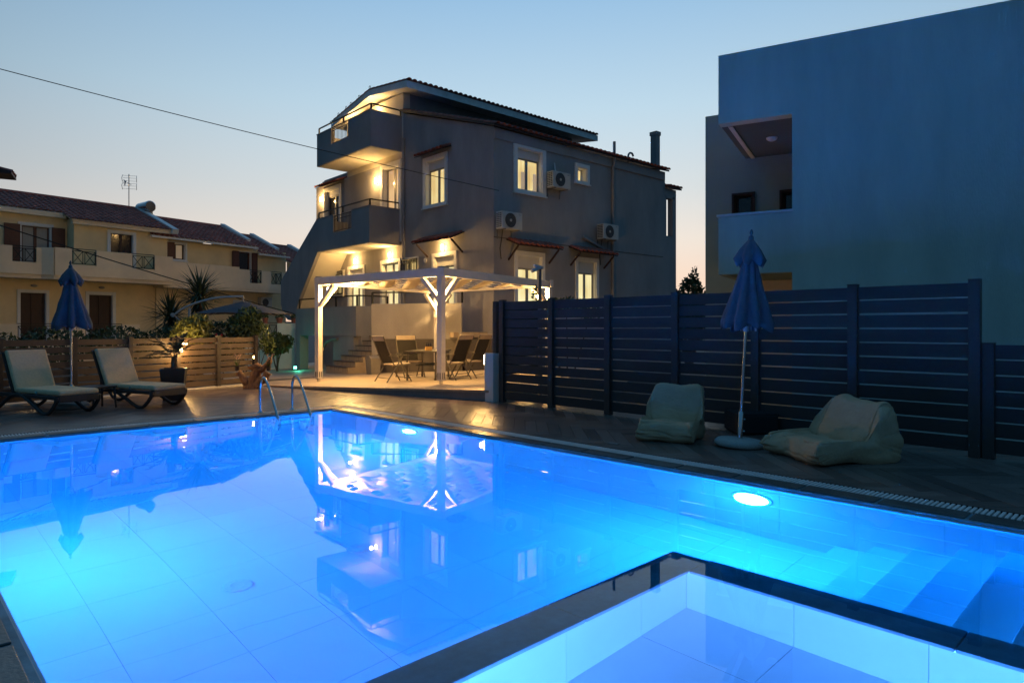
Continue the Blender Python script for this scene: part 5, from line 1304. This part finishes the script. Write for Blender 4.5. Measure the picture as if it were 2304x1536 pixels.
MB().tube([(1.45, .06, 2.27), (1.45, .06, 2.08)], .02, 8).build('hanger', M['pole_white'], cp)
ap_ = Vector((1.45, .06, 2.14)); cn = MB(); vv = [ap_]; K = 8
for k in range(K):
    a = 2*math.pi*(k+.5)/K; vv.append(ap_ + Vector((1.32*math.cos(a), 1.32*math.sin(a), -.36)))
    a2 = 2*math.pi*(k+1)/K; vv.append(ap_ + Vector((1.2*math.cos(a2), 1.2*math.sin(a2), -.33)))
cn.add(vv, [(0, 1+i, 1+(i+1) % (2*K)) for i in range(2*K)]); co = cn.build('canopy', M['umbrella_grey'], cp); co.modifiers.new('solid', 'SOLIDIFY').thickness = .006
for k in range(K):
    a = 2*math.pi*(k+.5)/K; MB().tube([ap_ + Vector((0, 0, -.05)), ap_ + Vector((1.25*math.cos(a), 1.25*math.sin(a), -.385))], .008, 5).build('rib', M['pole_white'], cp)
    MB().tube([ap_ + Vector((0, 0, -.33)), ap_ + Vector((.4*math.cos(a), .4*math.sin(a), -.17))], .009, 5).build('rib_strut', M['pole_white'], cp)
# security camera on a pole behind the tall fence
sp = thing('security_camera', 'security camera on a grey pole above the tall fence', 'security camera', (.56, 13.4, -.6), 0)
MB().tube([(0, 0, 0), (0, 0, 3.2)], .035, 10).build('pole', M['bin'], sp, smooth=True)
MB().bar((.05, -.02, 3.2), (-.12, -.12, 3.24), .09, .06).build('hood', M['pole_white'], sp, bevel=.01)
MB().tube([(-.03, -.08, 3.19), (-.17, -.18, 3.13)], .035, 10).build('lens_barrel', M['pole_white'], sp, smooth=True)
# overhead cables
def cable(label, p, q, sag, r=.012):
    p = Vector(p); q = Vector(q); pts = [p + (q-p)*t + Vector((0, 0, -sag*4*t*(1-t))) for t in [i/24 for i in range(25)]]
    o = MB().tube(pts, r, 6).build('overhead_cable', M['cable'], smooth=True); tag(o, label, 'cable', 'overhead cables')
cable('thin overhead cable running from the upper left to the grey house', (-15.4, 15.2, 8.3), (-.42, 21.6, 5.85), .12, .011)
cable('thick dark cable sagging in front of the yellow houses', (-17.2, 19.2, 5.15), (-9.4, 30.5, 1.9), .1, .02)
# flower pots along the white low wall
for k, (lb, r_) in enumerate((('small terracotta pot on the white low wall, leftmost of three', .11), ('small terracotta pot on the white low wall, middle one of three', .13), ('small terracotta pot on the white low wall, nearest the grey house', .10))):
    d_ = Vector((2.0, 1.1, 0)).normalized(); p = Vector((-10.6, 26.5, 1.6)) + d_*(.75+.55*k)
    t = thing('flower_pot', lb, 'pot', p, 0, 'pots on the white low wall')
    MB().lathe([(.0, 0), (r_*.7, 0), (r_, .17), (r_*1.08, .18), (r_*1.08, .21), (r_*.9, .21), (r_*.85, .17), (0, .16)], 16).build('pot', M['rooftile'], t, smooth=True)
    leaf_cloud('foliage', M['leaf_dark'], t, [((0, 0, .27), (r_*1.3, r_*1.3, .12))], 60, .06, 40+k)
